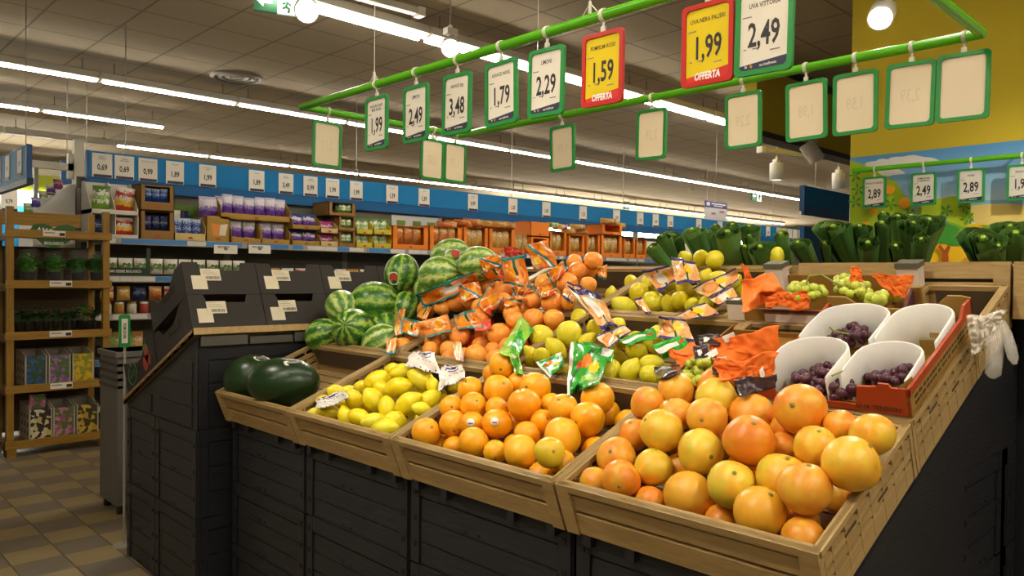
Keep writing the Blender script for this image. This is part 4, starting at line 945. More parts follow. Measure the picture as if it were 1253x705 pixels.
# =================================================================== GREEN RAIL FRAME WITH HANGING PRICE SIGNS
GR = mat('rail_green', '5cb41a', .26, .5); FG = mat('frame_green', '1f8a3a', .38, .5); FR = mat('frame_red', 'c02318', .38, .5); CARDW2 = mat('sign_card_white', 'f2ece0', .55); CARDY2 = mat('sign_card_yellow', 'f0dc1e', .55); OFR = mat('offer_red', 'd42a1c', .5)
BACKC = mat('sign_back_cream', 'eee2cc', .6); CLIP = mat('clip_clear', 'd6d0bc', .2, .6); ORG = mat('print_orange_letter', 'e8a020', .5)
ZF = H+.80; FX1, FX2, FY1, FY2 = 1.83, 2.81, .74, 3.32
t = thing('sign_rail', 'bright green tube frame hanging over the fruit with price signs', 'sign rail', (FX1, FY2, ZF))
LXF, LYF = FX2-FX1, FY1-FY2; R_ = .017
MB().tube([(0, .012, 0), (0, LYF-.5, 0)], R_, 14).build('front_tube', GR, t); MB().tube([(LXF, .012, 0), (LXF, LYF-.01, 0)], R_, 14).build('rear_tube', GR, t)
MB().tube([(0.0, 0, 0), (LXF, 0, 0)], R_*.94, 14).build('left_tube', GR, t); MB().tube([(-.0, LYF, .006), (LXF+.012, LYF, .006)], R_, 14).build('right_tube', GR, t)
wy = onX(458, 90, FX1).y-FY2; wy2 = onX(722, 14, FX1).y-FY2
for (x, y) in ((0, wy), (0, wy2), (LXF, wy), (LXF, wy2), (0, -2.4)):
    MB().tube([(x, y, R_), (x, y, .055)], .006, 6).tube([(x, y, .05), (x, y, CEIL-ZF)], .0017, 5).tube([(x, y, .05), (x, y+.03, R_)], .002, 4).tube([(x, y, .05), (x, y-.03, R_)], .002, 4).build('suspension_wire', CLIP, t)
for m_ in (BACKC, CARDW2, CARDY2):          # paper lets some light through
    N = NT(m_); tr = N.new('ShaderNodeBsdfTranslucent'); tr.inputs[0].default_value = m_.node_tree.nodes['Principled BSDF'].inputs[0].default_value
    mx = N.new('ShaderNodeMixShader'); mx.inputs[0].default_value = .45; N.link(N.b.outputs[0], mx.inputs[1]); N.link(tr.outputs[0], mx.inputs[2]); N.link(mx.outputs[0], N.n['Material Output'].inputs[0])
def sign(p, rot, label, price=None, name='', red=False, blank=False, tilt=0.0, w=.158, h=.222, group=None, ctop=.05):
    """A5 sign in a rounded plastic frame on a clip; local x across, facing -y; p is the rail point above it"""
    t = thing('hanging_price_sign', label, 'price sign', p, None, group); t.rotation_euler = (0, tilt, rot)
    zc = -ctop-h/2; fm = FR if red else FG
    out = rrect(w, h, .014); inn = rrect(w-.026, h-.026, .013); n = len(out); fb = MB()
    V = [(x, -.006, z+zc) for x, z in out]+[(x, -.006, z+zc) for x, z in inn]+[(x, .006, z+zc) for x, z in out]+[(x, .006, z+zc) for x, z in inn]; Fs = []
    for i in range(n):
        j = (i+1) % n; Fs += [(i, j, n+j, n+i)[::-1], (2*n+i, 2*n+j, 3*n+j, 3*n+i), (i, j, 2*n+j, 2*n+i), (n+i, n+j, 3*n+j, 3*n+i)[::-1]]
    fb.add(V, Fs); fb.build('frame', fm, t)
    cb = MB().use(CARDY2 if red else (BACKC if blank else CARDW2)); cb.prism([(x, -.001, z+zc) for x, z in inn][::-1], (0, .002, 0)); cb.build('card', None, t)
    MB().b2((-.008, -.004, -ctop-.004), (.008, .004, -ctop+.016)).tube([(0, 0, -ctop+.014), (0, 0, -R_-.002)], .0045, 6).lathe([(R_+.004, -.006), (R_+.004, .006), (R_, .006), (R_, -.006), (R_+.004, -.006)], 16, Matrix.Rotation(PI/2, 3, 'X') @ Matrix.Rotation(0, 3, 'X') if False else Matrix.Rotation(PI/2, 3, 'Y')).build('clip', CLIP, t)
    if blank:
        if price: add_text('show_through', price, .045, mat('show_through', 'e0d4be', .7), t, (0, -.0012, zc+.0), cond=-.6, bold=.0005)
        return t
    iw, ih = w-.026, h-.026
    add_text('price_text', price, .062, INK, t, (.0, -.0018, zc-.006), bold=.0018, cond=.60)
    ls = name.split('/')
    for k, s in enumerate(ls): add_text('product_text', s, .0125 if len(s) > 9 else .014, INK, t, (.0, -.0018, zc+ih*.34-.016*k+(.006 if len(ls) > 1 else 0)), cond=.74, bold=.0002)
    sm = MB()
    for (x0, x1, z) in ((-.06, -.035, .038), (-.055, -.048, -.045), (-.03, -.012, -.045), (.018, .045, -.055)): sm.b2((x0, -.0016, zc+z), (x1, -.0011, zc+z+.003))
    sm.build('small_print', INKG, t)
    zb = zc-ih/2; bb = MB(); k_ = [(x, z) for x, z in inn if z < -ih/2+.0131]
    bb.prism([(-iw/2, -.0022, zb+.013), (iw/2, -.0022, zb+(.030 if red else .026)), ] + [(x, -.0022, z+zc) for x, z in sorted(k_, key=lambda q: -q[0]) if z < -ih/2+.012], (0, .001, 0))
    bb.build('bottom_strip', OFR if red else NAVY, t)
    if red: add_text('offer_text', 'OFFERTA', .019, mat('print_white', 'f0eae0', .5), t, (0, -.0027, zb+.013), bold=.0012, cond=.72, shear=.15)
    else:
        for s, x, m_ in (('La', -.047, CARDW2), ('Sp', -.032, ORG), ('esa Intelligente', .014, CARDW2)): add_text('slogan_text', s, .0075, m_, t, (x, -.0027, zb+.011), bold=.0004, cond=.74, rot=(0, -.04, 0))
    return t
S1 = [(2.705, '1,99', 'ANGURIA BABY/MINI ROSSA', 0, 'first green-framed 1,99 price sign at the left end of the front rail'), (2.435, '2,49', 'LIMONI', 0, 'second sign on the front rail, 2,49 for LIMONI'), (2.183, '3,48', 'ARANCE 2kg', 0, '3,48 sign under the glaring spotlight'),
      (1.951, '1,79', 'ARANCE NAVEL', 0, 'green-framed 1,79 sign for ARANCE NAVEL'), (1.731, '2,29', 'LIMONI', 0, 'green-framed 2,29 sign for LIMONI'), (1.497, '1,59', 'POMPELMI ROSSI', 1, 'red-framed yellow 1,59 OFFERTA sign for POMPELMI ROSSI'), (1.135, '1,99', 'UVA NERA PALIERI', 1, 'red-framed yellow 1,99 OFFERTA sign for UVA NERA'), (.968, '2,49', 'UVA VITTORIA', 0, 'large-looking 2,49 sign for UVA VITTORIA at the right')]
tl = [.0, .0, .02, -.02, .02, .01, .0, .02]
for (y, pr, nm_, rd, lb), tt in zip(S1, tl): sign((FX1, y, ZF), -PI/2, lb, pr, nm_, bool(rd), tilt=tt)
S2 = [(688, '1,79', 'first blank white sign back on the rear rail, left of centre'), (798, '2,39', 'second blank sign back on the rear rail'), (909, '2,29', 'blank sign back under the 2,49 sign'), (985.5, '1,98', 'blank sign back right of the grape signs'), (1046, '1,59', 'blank sign back against the edge of the yellow wall'), (1115, '2,39', 'second to last blank sign back, on the yellow wall'), (1179, '', 'last blank sign back at the right corner of the rail')]
for px, pr, lb in S2: sign((FX2, onX(px, 130, FX2).y, ZF), -PI/2, lb, pr, blank=True, tilt=rnd2(-.03, .03))
for px, pr, lb in ((401, '2,03', 'creased cream blank sign hanging alone at the left of the rail'), (529.5, '1,55', 'left one of two cream blank signs hanging side by side'), (557.5, '1,59', 'right one of two cream blank signs hanging side by side')):
    sign((onY(px, 170, FY2).x, FY2, ZF), 0, lb, pr, blank=True, tilt=.02)
# rail with signs on the yellow wall
WRX = WX-.12
t = thing('wall_sign_rail', 'thin green rail along the painted mural', 'sign rail', (WRX, 0, H+.79)); y1 = onX(1043, 210, WRX).y
MB().tube([(0, y1, 0), (0, -1.4, 0)], .017, 12).build('tube', GR, t)
for q in (y1-.1, y1-1.0, .2): MB().tube([(0, q, 0), (.12, q, .03)], .008, 6).build('wall_bracket', GR, t)
for px, pr, nm_, lb in ((1070, '2,89', 'INSALATA ICEBERG', 'first small 2,89 sign on the mural rail'), (1130, '2,49', 'POMODORI/A GRAPPOLO', 'small 2,49 sign on the mural rail'), (1188, '2,89', 'PORRI', 'second small 2,89 sign on the mural rail'), (1250, '1,99', 'FINOCCHI', '1,99 sign cut off by the right edge on the mural rail')):
    sign((WRX, onX(px, 230, WRX).y, H+.79), -PI/2, lb, pr, nm_, ctop=.055)
# =================================================================== FRUIT
# centres (from the camera height) and radii in metres
FR = {
 'g': [(1.633, 1.098, -0.278, 0.0495), (1.656, 0.991, -0.262, 0.0480), (1.587, 0.940, -0.277, 0.0495), (1.551, 1.150, -0.312, 0.0435), (1.541, 1.067, -0.322, 0.0428), (1.460, 1.124, -0.362, 0.0401), (1.609, 1.033, -0.323, 0.0360), (1.500, 0.920, -0.308, 0.0474), (1.577, 0.854, -0.301, 0.0511), (1.535, 0.720, -0.269, 0.0553), (1.454, 1.032, -0.358, 0.0510), (1.533, 1.011, -0.371, 0.0360), (1.389, 1.110, -0.405, 0.0462), (1.387, 1.004, -0.416, 0.0442), (1.431, 0.892, -0.367, 0.0503), (1.448, 0.789, -0.329, 0.0549), (1.526, 0.750, -0.346, 0.0360), (1.575, 0.780, -0.318, 0.0360), (1.471, 0.664, -0.330, 0.0436), (1.531, 0.642, -0.292, 0.0360), (1.509, 0.570, -0.292, 0.0437), (1.428, 0.575, -0.335, 0.0538), (1.460, 0.975, -0.421, 0.0392), (1.323, 1.115, -0.451, 0.0360), (1.313, 1.028, -0.448, 0.0433), (1.349, 0.965, -0.471, 0.0360), (1.375, 0.886, -0.453, 0.0543), (1.370, 0.771, -0.413, 0.0495), (1.404, 0.686, -0.385, 0.0513), (1.358, 0.585, -0.404, 0.0500), (1.375, 0.807, -0.484, 0.0360), (1.302, 0.680, -0.449, 0.0510), (1.377, 0.650, -0.449, 0.0360), (1.299, 0.582, -0.466, 0.0429), (1.539, 0.664, -0.368, 0.0360)],
 'o': [(1.576, 1.664, -0.262, 0.0415), (1.591, 1.753, -0.295, 0.0330), (1.489, 1.708, -0.329, 0.0389), (1.513, 1.611, -0.322, 0.0453), (1.588, 1.610, -0.310, 0.0330), (1.548, 1.497, -0.308, 0.0455), (1.428, 1.732, -0.378, 0.0371), (1.445, 1.642, -0.364, 0.0396), (1.466, 1.568, -0.366, 0.0337), (1.471, 1.464, -0.342, 0.0476), (1.490, 1.339, -0.338, 0.0404), (1.565, 1.287, -0.315, 0.0462), (1.491, 1.257, -0.355, 0.0457), (1.354, 1.781, -0.439, 0.0422), (1.377, 1.675, -0.420, 0.0411), (1.395, 1.598, -0.406, 0.0371), (1.414, 1.511, -0.394, 0.0437), (1.488, 1.516, -0.399, 0.0330), (1.408, 1.391, -0.404, 0.0358), (1.470, 1.394, -0.378, 0.0330), (1.408, 1.267, -0.394, 0.0500), (1.341, 1.522, -0.436, 0.0428), (1.342, 1.438, -0.448, 0.0330), (1.346, 1.350, -0.433, 0.0449), (1.287, 1.219, -0.425, 0.0375), (1.382, 1.714, -0.480, 0.0330), (1.361, 1.625, -0.469, 0.0330), (1.354, 1.225, -0.434, 0.0330), (1.540, 1.425, -0.345, 0.0330)],
 'l': [(1.371, 2.412, -0.433, 0.0265), (1.342, 2.385, -0.460, 0.0230), (1.351, 2.274, -0.456, 0.0326), (1.406, 2.359, -0.412, 0.0265), (1.350, 2.162, -0.456, 0.0263), (1.404, 2.190, -0.414, 0.0329), (1.353, 2.083, -0.450, 0.0305), (1.350, 2.006, -0.449, 0.0278), (1.334, 1.917, -0.455, 0.0312), (1.414, 2.095, -0.403, 0.0360), (1.402, 2.004, -0.415, 0.0295), (1.386, 1.934, -0.439, 0.0277), (1.430, 1.933, -0.395, 0.0360), (1.421, 1.850, -0.400, 0.0236), (1.473, 2.043, -0.359, 0.0360), (1.483, 2.173, -0.352, 0.0360), (1.520, 1.983, -0.328, 0.0360), (1.526, 2.096, -0.318, 0.0302), (1.567, 2.207, -0.322, 0.0230), (1.489, 2.277, -0.383, 0.0230), (1.461, 2.119, -0.372, 0.0268), (1.489, 1.901, -0.383, 0.0287), (1.526, 1.929, -0.348, 0.0230), (1.369, 2.112, -0.490, 0.0230), (1.362, 2.042, -0.482, 0.0230), (1.463, 2.353, -0.403, 0.0230), (1.409, 2.429, -0.456, 0.0230), (1.412, 2.309, -0.444, 0.0230)],
}
FR['n'] = [(1.768, 2.426, -0.276, 0.0440), (1.776, 2.262, -0.274, 0.0350), (1.842, 2.449, -0.239, 0.0440), (1.828, 2.312, -0.244, 0.0358), (1.752, 2.120, -0.288, 0.0335), (1.792, 2.179, -0.265, 0.0330), (1.775, 2.005, -0.275, 0.0440), (1.867, 2.204, -0.221, 0.0407), (1.909, 2.032, -0.207, 0.0440), (1.861, 2.013, -0.261, 0.0330), (1.896, 2.119, -0.251, 0.0330), (1.974, 2.208, -0.157, 0.0418), (2.012, 2.072, -0.135, 0.0376), (2.114, 2.109, -0.123, 0.0373), (1.991, 1.937, -0.147, 0.0399), (1.998, 1.845, -0.143, 0.0383), (2.092, 1.941, -0.089, 0.0433), (2.095, 2.039, -0.086, 0.0365), (2.179, 2.187, -0.037, 0.0368), (2.206, 2.089, -0.021, 0.0412), (2.155, 2.269, -0.051, 0.0424), (2.181, 2.382, -0.035, 0.0438), (2.090, 2.393, -0.089, 0.0440), (2.082, 2.480, -0.104, 0.0440), (2.008, 2.481, -0.127, 0.0354), (2.077, 2.679, -0.145, 0.0440), (2.205, 2.870, -0.069, 0.0439), (2.228, 2.767, -0.055, 0.0440), (2.101, 2.787, -0.131, 0.0376), (2.201, 1.963, -0.019, 0.0439), (2.283, 1.986, 0.025, 0.0425), (2.347, 1.958, 0.069, 0.0412), (2.358, 2.068, 0.065, 0.0356), (2.383, 2.012, 0.033, 0.0354), (2.200, 1.859, -0.024, 0.0330), (2.217, 2.018, -0.067, 0.0330), (2.081, 2.193, -0.094, 0.0377), (2.027, 2.355, -0.174, 0.0387), (2.096, 1.866, -0.085, 0.0330)]
FR['m'] = [(1.868, 1.875, -0.220, 0.0359), (1.898, 1.809, -0.202, 0.0398), (1.808, 1.775, -0.261, 0.0358), (1.795, 1.710, -0.254, 0.0323), (1.855, 1.702, -0.231, 0.0341), (1.934, 1.715, -0.186, 0.0406), (2.080, 1.799, -0.138, 0.0335), (2.025, 1.680, -0.170, 0.0320), (1.737, 1.566, -0.299, 0.0444), (1.777, 1.422, -0.274, 0.0380), (1.877, 1.395, -0.215, 0.0364), (1.789, 1.352, -0.267, 0.0331), (1.831, 1.307, -0.242, 0.0290), (1.784, 1.277, -0.270, 0.0290), (1.992, 1.340, -0.151, 0.0290), (1.980, 1.377, -0.197, 0.0290), (1.987, 1.299, -0.189, 0.0290), (1.918, 1.474, -0.191, 0.0292), (1.948, 1.652, -0.211, 0.0304), (1.984, 1.551, -0.151, 0.0298)]
FR['p'] = [(2.216, 1.703, -0.101, 0.0420), (2.268, 1.612, -0.084, 0.0384), (2.263, 1.542, -0.090, 0.0334), (2.239, 1.484, -0.073, 0.0344), (2.309, 1.506, -0.041, 0.0334), (2.293, 1.695, -0.051, 0.0350), (2.353, 1.696, -0.013, 0.0323), (2.419, 1.826, -0.014, 0.0305), (2.493, 1.564, 0.080, 0.0323), (2.487, 1.502, 0.074, 0.0317), (2.498, 1.634, 0.080, 0.0296), (2.383, 1.479, 0.005, 0.0295), (2.379, 1.422, 0.006, 0.0290), (2.366, 1.393, -0.048, 0.0280), (2.225, 1.426, -0.086, 0.0280), (2.340, 1.857, -0.065, 0.0301), (2.223, 1.372, -0.081, 0.0280), (2.422, 1.652, -0.012, 0.0312), (2.492, 1.600, 0.031, 0.0293)]
BAGID = {'n': [0, 0, 0, 0, 1, 1, 1, 1, 2, 2, 1, 2, 3, 3, 3, 3, 4, 4, 4, 4, 5, 5, 5, 6, 6, 6, 6, 6, 6, 7, 7, 7, 7, 7, 7, 4, 5, 2, 4], 'm': [0, 0, 0, 1, 1, 2, 2, 2, 3, 3, 4, 4, 4, 4, 5, 5, 5, 6, 2, 6], 'p': [0, 1, 1, 1, 1, 0, 0, 0, 2, 2, 2, 3, 3, 3, 3, 0, 3, 2, 2]}
LE_SHAPE = [[40, 33, 10], [34, 27, 0], [53, 41, 0], [43, 31, 20], [36, 42, 70], [45, 50, 60], [47, 45, 20], [50, 37, -10], [65, 38, -8], [52, 56, 60], [42, 48, 80], [52, 36, 20], [60, 52, -35], [44, 32, 20], [61, 47, -15], [62, 43, -15], [58, 52, 20], [52, 36, -10], [28, 24, 0], [32, 25, 0], [42, 36, 30], [46, 42, -30], [28, 34, 70], [28, 20, 0], [26, 20, 0], [44, 20, 0], [30, 20, 0], [30, 25, 0]]
def blocked(p, r):
    """does a ball cut one of the crate walls?"""
    h = (p-RIM).dot(NN); v = (p-RIM).dot(VV)
    if h > r+.004: return False
    dz = max(0, h-.002)
    for vw in (.0, .456, .918, 1.385):
        if math.hypot(max(0, abs(v-vw)-.020), dz) < r: return True
    for yw in YE:
        if math.hypot(max(0, abs(p.y-yw)-.017), dz) < r: return True
    return h+.113 < r
def nudge(p, r, steps=14, d=.005):
    """bring it a little nearer to the viewer until it clears the walls"""
    q = Vector(p); u = (CAM-q).normalized()
    for _ in range(steps):
        if not blocked(q, r): return q
        q = q+u*d
    return Vector(p)
SPH = []            # every fruit, for draping wrappers over them
def fruitmat(name, stops, sc=2.2, rough=.38, pore=90, spread=.35, net=None, spec=.5):
    m = mat(name, stops[0][1], rough, spec); N = NT(m); v = N.coord('Object'); tc = v
    oi = N.objrand(); cmb = N.new('ShaderNodeVectorMath', operation='ADD'); N.link(v, cmb.inputs[0])
    c2 = N.new('ShaderNodeCombineXYZ'); N.link(N.math('MULTIPLY', oi, 37), c2.inputs[0]); N.link(N.math('MULTIPLY', oi, 91), c2.inputs[1]); N.link(c2.outputs[0], cmb.inputs[1])
    n = N.noise(cmb.outputs[0], sc*.75, 2, .4)
    f = N.math('ADD', n, N.math('MULTIPLY', N.math('SUBTRACT', oi, .5), spread))
    col = N.ramp(f, stops)
    vo = N.new('ShaderNodeTexVoronoi'); vo.inputs['Scale'].default_value = pore*.45; N.link(v, vo.inputs['Vector'])
    if net:
        sp = N.new('ShaderNodeSeparateXYZ'); N.link(v, sp.inputs[0])
        a = N.math('MULTIPLY', N.math('ARCTAN2', sp.outputs[1], sp.outputs[0]), net[1]); b = N.math('MULTIPLY', sp.outputs[2], net[2])
        s = N.math('FRACT', N.math('ADD', N.math('ADD', a, b), 50)); t_ = N.math('FRACT', N.math('ADD', N.math('SUBTRACT', a, b), 50))
        ln = N.math('LESS_THAN', N.math('MINIMUM', s, t_), net[3]); col = N.mix(N.math('MULTIPLY', ln, net[4]), col, net[0])
        N.bump(ln, .5, .001)
    else: N.bump(vo.outputs['Distance'], .12, .0015)
    N.base(col); return m
M_GFO = fruitmat('grapefruit_blush', [(.3, 'e3801a'), (.5, 'e69826'), (.7, 'e9ae34')], 1.6)
M_GFY = fruitmat('grapefruit_yellow', [(.3, 'e9a628'), (.5, 'e9b830'), (.7, 'dfc438')], 1.6)
M_OR = fruitmat('orange_skin', [(.3, 'f29a0a'), (.5, 'f5a910'), (.7, 'f7b522')], 1.8)
M_ORY = fruitmat('orange_skin_yellow', [(.25, 'd8b018'), (.7, 'dcc02a')], 1.8)
M_LE = fruitmat('lemon_skin', [(.3, 'ecce0e'), (.5, 'f2dc18'), (.7, 'efe23e')], 2.2)
M_NO = fruitmat('netted_orange_skin', [(.3, 'e6640e'), (.5, 'ee7e16'), (.7, 'f08e22')], 1.6, net=('fcc858', 2.55, 7.5, .2, .8))
M_NR = fruitmat('netted_orange_red', [(.3, 'e24a12'), (.5, 'ea6218'), (.7, 'ee781e')], 1.6, net=('d4301a', 2.55, 7.5, .24, .75))
M_NL = fruitmat('netted_lemon_skin', [(.3, 'e4c810'), (.5, 'ecd81c'), (.7, 'ece23a')], 1.8, net=('8e8a18', 2.7, 8, .15, .7))
STEM = mat('stem_scar', '8a7a3a', .8); STEMG = mat('stem_scar_green', '6a7a2c', .8); STICK = mat('fruit_sticker', 'e2ddd2', .4); STICKD = mat('fruit_sticker_dark', '3a2a3a', .4)
def sphere_mesh(name, m, seed, lemon=0, n=22, k=14, flat=1.0, bump_=.03):
    q = random.Random(seed); ph = [q.uniform(0, 6.3) for _ in range(6)]; b = MB().use(m); V = []
    for i in range(k+1):
        th = PI*i/k
        for j in range(n):
            ph_ = 2*PI*j/n; x, y, z = math.sin(th)*math.cos(ph_), math.sin(th)*math.sin(ph_), math.cos(th)
            r = 1+bump_*(math.sin(2*x*2+ph[0])*math.sin(2.3*y+ph[1])+.6*math.sin(3*z+2*x+ph[2]))
            z *= flat
            if not lemon:
                if th < .25: r *= 1-.05*(1-th/.25)**1
            else:
                z *= 1.0; e = abs(math.cos(th))
                if e > .86: z *= 1+.9*(e-.86)*(1 if math.cos(th) > 0 else .55)/.14*.22
                x *= .80; y *= .80; z *= 1.12
            V.append((x*r, y*r, z*r))
    b.add(V, [(i*n+j, (i+1)*n+j, (i+1)*n+(j+1) % n, i*n+(j+1) % n) for i in range(k) for j in range(n)], True)
    return b.mesh(name)
def scar_mesh(m, r=.10, z=.955):
    b = MB().use(m); q = random.Random(3); P = []
    b.lathe([(r, z-.012), (r*.8, z+.006), (r*.45, z+.004), (r*.3, z+.02), (0, z+.022)], 8); return b.mesh('stem_scar')
SC_A, SC_G = scar_mesh(STEM), scar_mesh(STEMG, .08)
FMESH = {}
def fruit(kind, m, p, r, label, cat, group=None, parent=None, seed=0, axis=None, name=None, sticker=False, lemon=0, shape=None, scar=True, flat=.95):
    key = (kind, m.name, seed % 4)
    if key not in FMESH: FMESH[key] = sphere_mesh(kind, m, seed % 4+hash(len(kind)) % 7, lemon, flat=flat)
    o = bpy.data.objects.new(kind, FMESH[key]); COL.objects.link(o)
    q = random.Random(seed*17+3); ax = Vector(axis) if axis else Vector((q.gauss(-.35, .6), q.gauss(-.3, .6), q.gauss(.45, .5)))
    rot = ax.normalized().to_track_quat('Z', 'Y') @ Quaternion((0, 0, 1), q.uniform(0, 6.28))
    s = Vector((r, r, r)) if shape is None else Vector(shape)
    s = s*.975; M = Matrix.Translation(p) @ rot.to_matrix().to_4x4() @ Matrix.Diagonal((*s, 1))
    if parent: o.parent = parent; o.matrix_basis = parent.matrix_basis.inverted() @ M
    else: o.matrix_basis = M; tag(o, label, cat, group)
    if scar and not parent:
        c = bpy.data.objects.new('stem_scar', SC_A if kind != 'lemon' else SC_G); COL.objects.link(c); c.parent = o
        if lemon: c.location = (0, 0, .22)
    SPH.append((Vector(p), r))
    if sticker:
        d = (CAM-Vector(p)).normalized(); d = (d+Vector((.1, .25, .05))).normalized(); st = MB().use(STICK).lathe([(.0115, -.0006), (.0115, .0006), (0, .0012)], 14).use(STICKD).b2((-.006, -.004, .0009), (.006, -.001, .0016))
        so = st.build('sticker', None, None); so.parent = o; W = Matrix.Translation(Vector(p)+d*r*1.0) @ d.to_track_quat('Z', 'Y').to_matrix().to_4x4(); so.matrix_basis = M.inverted() @ W
    return o
def lines_of(F, n):
    """split a heap into n lines from the crate front, each read from the left"""
    v = [((Vector(f[:3])-Vector((RIM.x, 0, RIM.z-H))).dot(VV), -f[1], i) for i, f in enumerate(F)]; v.sort(); out = {}
    per = math.ceil(len(v)/n)
    for k in range(n):
        for j, (_, _, i) in enumerate(sorted(v[k*per:(k+1)*per], key=lambda q: q[1])): out[i] = (k, j)
    return out
for key, kk in (('g', 0), ('o', 1), ('l', 2)):      # keep every fruit clear of the crate walls
    for i, f in enumerate(FR[key]):
        p = Vector(f[:3])+Vector((0, 0, H)); rr = f[3]*(1.0 if key != 'l' else 1.1); v = (p-RIM).dot(VV); hgt = (p-RIM).dot(NN)
        if v-rr < .026 and hgt < rr*.9: p = p+VV*(.026+rr-v)
        lo, hi = YE[kk]+.018+rr, YE[kk+1]-.018-rr
        if hgt < rr*.8: p.y = min(max(p.y, lo), hi)
        FR[key][i] = (p.x, p.y, p.z-H, f[3])
for key, kk in (('g', 0), ('o', 1), ('l', 2)):      # settle: no fruit inside another or inside a wall
    F_ = [[Vector(f[:3])+Vector((0, 0, H)), f[3]*(1.0 if key != 'l' else 1.04)] for f in FR[key]]
    for it in range(30):
        for i in range(len(F_)):
            for j in range(i):
                dd = F_[i][0]-F_[j][0]; o_ = (F_[i][1]+F_[j][1])*.955-dd.length
                if o_ > 0: dd = dd.normalized()*o_*.25; F_[i][0] += dd; F_[j][0] -= dd
        for q_ in F_:
            p, rr = q_; hgt = (p-RIM).dot(NN); v = (p-RIM).dot(VV)
            if hgt+.107 < rr: p += NN*(rr-hgt-.107)*.6
            if hgt < rr*.9:
                if v-rr < .026: p += VV*(.026+rr-v)*.7
                if v+rr > .422 and hgt < rr*.6: p -= VV*(v+rr-.422)*.7
            if hgt < rr*.8:
                lo, hi = YE[kk]+.024+rr, YE[kk+1]-.024-rr
                p.y += (min(max(p.y, lo), hi)-p.y)*.7
    for i, (p, rr) in enumerate(F_): p = nudge(p, rr, 8, .004); FR[key][i] = (p.x, p.y, p.z-H, FR[key][i][3])
gl = lines_of(FR['g'], 6); yellow = {14, 27, 28, 21, 13, 18, 20, 31, 10, 2}
for i, f in enumerate(FR['g']):
    k, j = gl[i]; y = i in yellow
    fruit('grapefruit', M_GFY if y else M_GFO, Vector(f[:3])+Vector((0, 0, H)), f[3], f'{"yellowish" if y else "orange-blushed"} grapefruit, {ORD[j]} from the left in the {ORD[k]} line from the crate front', 'grapefruit', seed=i, axis={28: (-.2, -.3, .9), 29: (-.1, -.2, 1), 23: (-.6, -.4, -.1), 24: (-.8, -.5, -.1)}.get(i))
ol = lines_of(FR['o'], 5)
for i, f in enumerate(FR['o']):
    k, j = ol[i]; y = i == 24
    fruit('orange', M_ORY if y else M_OR, Vector(f[:3])+Vector((0, 0, H)), f[3], 'greenish yellow fruit at the front right of the loose oranges' if y else f'loose orange{" with a sticker" if i == 16 else ""}, {ORD[j]} from left in the {ORD[k]} line from the crate front', 'orange', seed=i+50, axis={14: (-.5, -.7, -.35), 2: (-.5, -.2, .5), 3: (-.2, -.6, .4), 0: (-.7, -.6, -.2), 22: (-.6, -.6, -.3), 12: (-.8, .1, -.1)}.get(i), sticker=(i in (16, 15)))
ll = lines_of(FR['l'], 5)
for i, f in enumerate(FR['l']):
    k, j = ll[i]; rx, ry, an = LE_SHAPE[i]; a = math.radians(-an); ax = RGT*math.cos(a)+UPV*math.sin(a)+FWD*(.35 if i % 2 else -.35)
    fruit('lemon', M_LE, Vector(f[:3])+Vector((0, 0, H)), f[3]*1.22, f'loose lemon, {ORD[j]} from the left in the {ORD[k]} line from the crate front', 'lemon', seed=i+100, axis=ax, lemon=1)
def filler(k, row, R, n, kind, m, lab, grp, hmax=.085, lemon=0):
    """the lower layer of a heap, seen through its gaps"""
    q = random.Random(k*7+row); c = 0
    for _ in range(4000):
        p = crate_pt(k, row, q.uniform(.09, .91), q.uniform(R+.02, .44-R), R+q.choice((.0, .0, .03)))
        if not blocked(p, R*1.04) and all((p-s).length > (R+r)*.97 for s, r in SPH):
            fruit(kind, m, p, R, lab, kind, grp, seed=c+300, lemon=lemon, scar=False); c += 1
            if c >= n: break
filler(0, 0, .041, 16, 'grapefruit', M_GFO, 'grapefruit buried at the bottom of the grapefruit heap', 'buried grapefruits')
filler(1, 0, .037, 16, 'orange', M_OR, 'orange buried at the bottom of the loose orange heap', 'buried oranges')
filler(2, 0, .026, 22, 'lemon', M_LE, 'lemon buried at the bottom of the loose lemon heap', 'buried lemons', lemon=1)
# ------------------------------------------------ watermelons
def melonmat(name, dark, mid, light, stripes=True):
    m = mat(name, dark, .3, .5); N = NT(m); v = N.coord('Object'); sp = N.new('ShaderNodeSeparateXYZ'); N.link(v, sp.inputs[0])
    oi = N.objrand(); w_ = N.new('ShaderNodeVectorMath', operation='ADD'); N.link(v, w_.inputs[0]); c2 = N.new('ShaderNodeCombineXYZ'); N.link(N.math('MULTIPLY', oi, 20), c2.inputs[2]); N.link(c2.outputs[0], w_.inputs[1])
    n1 = N.noise(w_.outputs[0], 4.5, 5, .65); n2 = N.noise(w_.outputs[0], 11, 4, .7)
    if stripes:
        a = N.math('ARCTAN2', sp.outputs[1], sp.outputs[0]); a = N.math('ADD', N.math('MULTIPLY', a, 9/(2*PI)), N.math('MULTIPLY', N.math('SUBTRACT', n1, .5), 1.3))
        f = N.math('PINGPONG', N.math('ADD', a, 50), .5); f = N.math('ADD', N.math('MULTIPLY', f, 2), N.math('MULTIPLY', N.math('SUBTRACT', n2, .5), .8))
        N.base(N.ramp(f, [(.25, dark), (.45, mid), (.62, mid), (.85, light)]))
    else: N.base(N.ramp(N.math('ADD', N.math('MULTIPLY', n1, .6), N.math('MULTIPLY', n2, .4)), [(.3, dark), (.6, mid), (.8, light)]))
    return m
M_WS = melonmat('watermelon_striped', '2c5a1e', '558a2c', 'a4ba52'); M_WP = melonmat('watermelon_pale', '4c7c2c', '84a646', 'c6d080'); M_WD = melonmat('watermelon_dark', '14260f', '1d3816', '2f5220', False)
MEL = {}
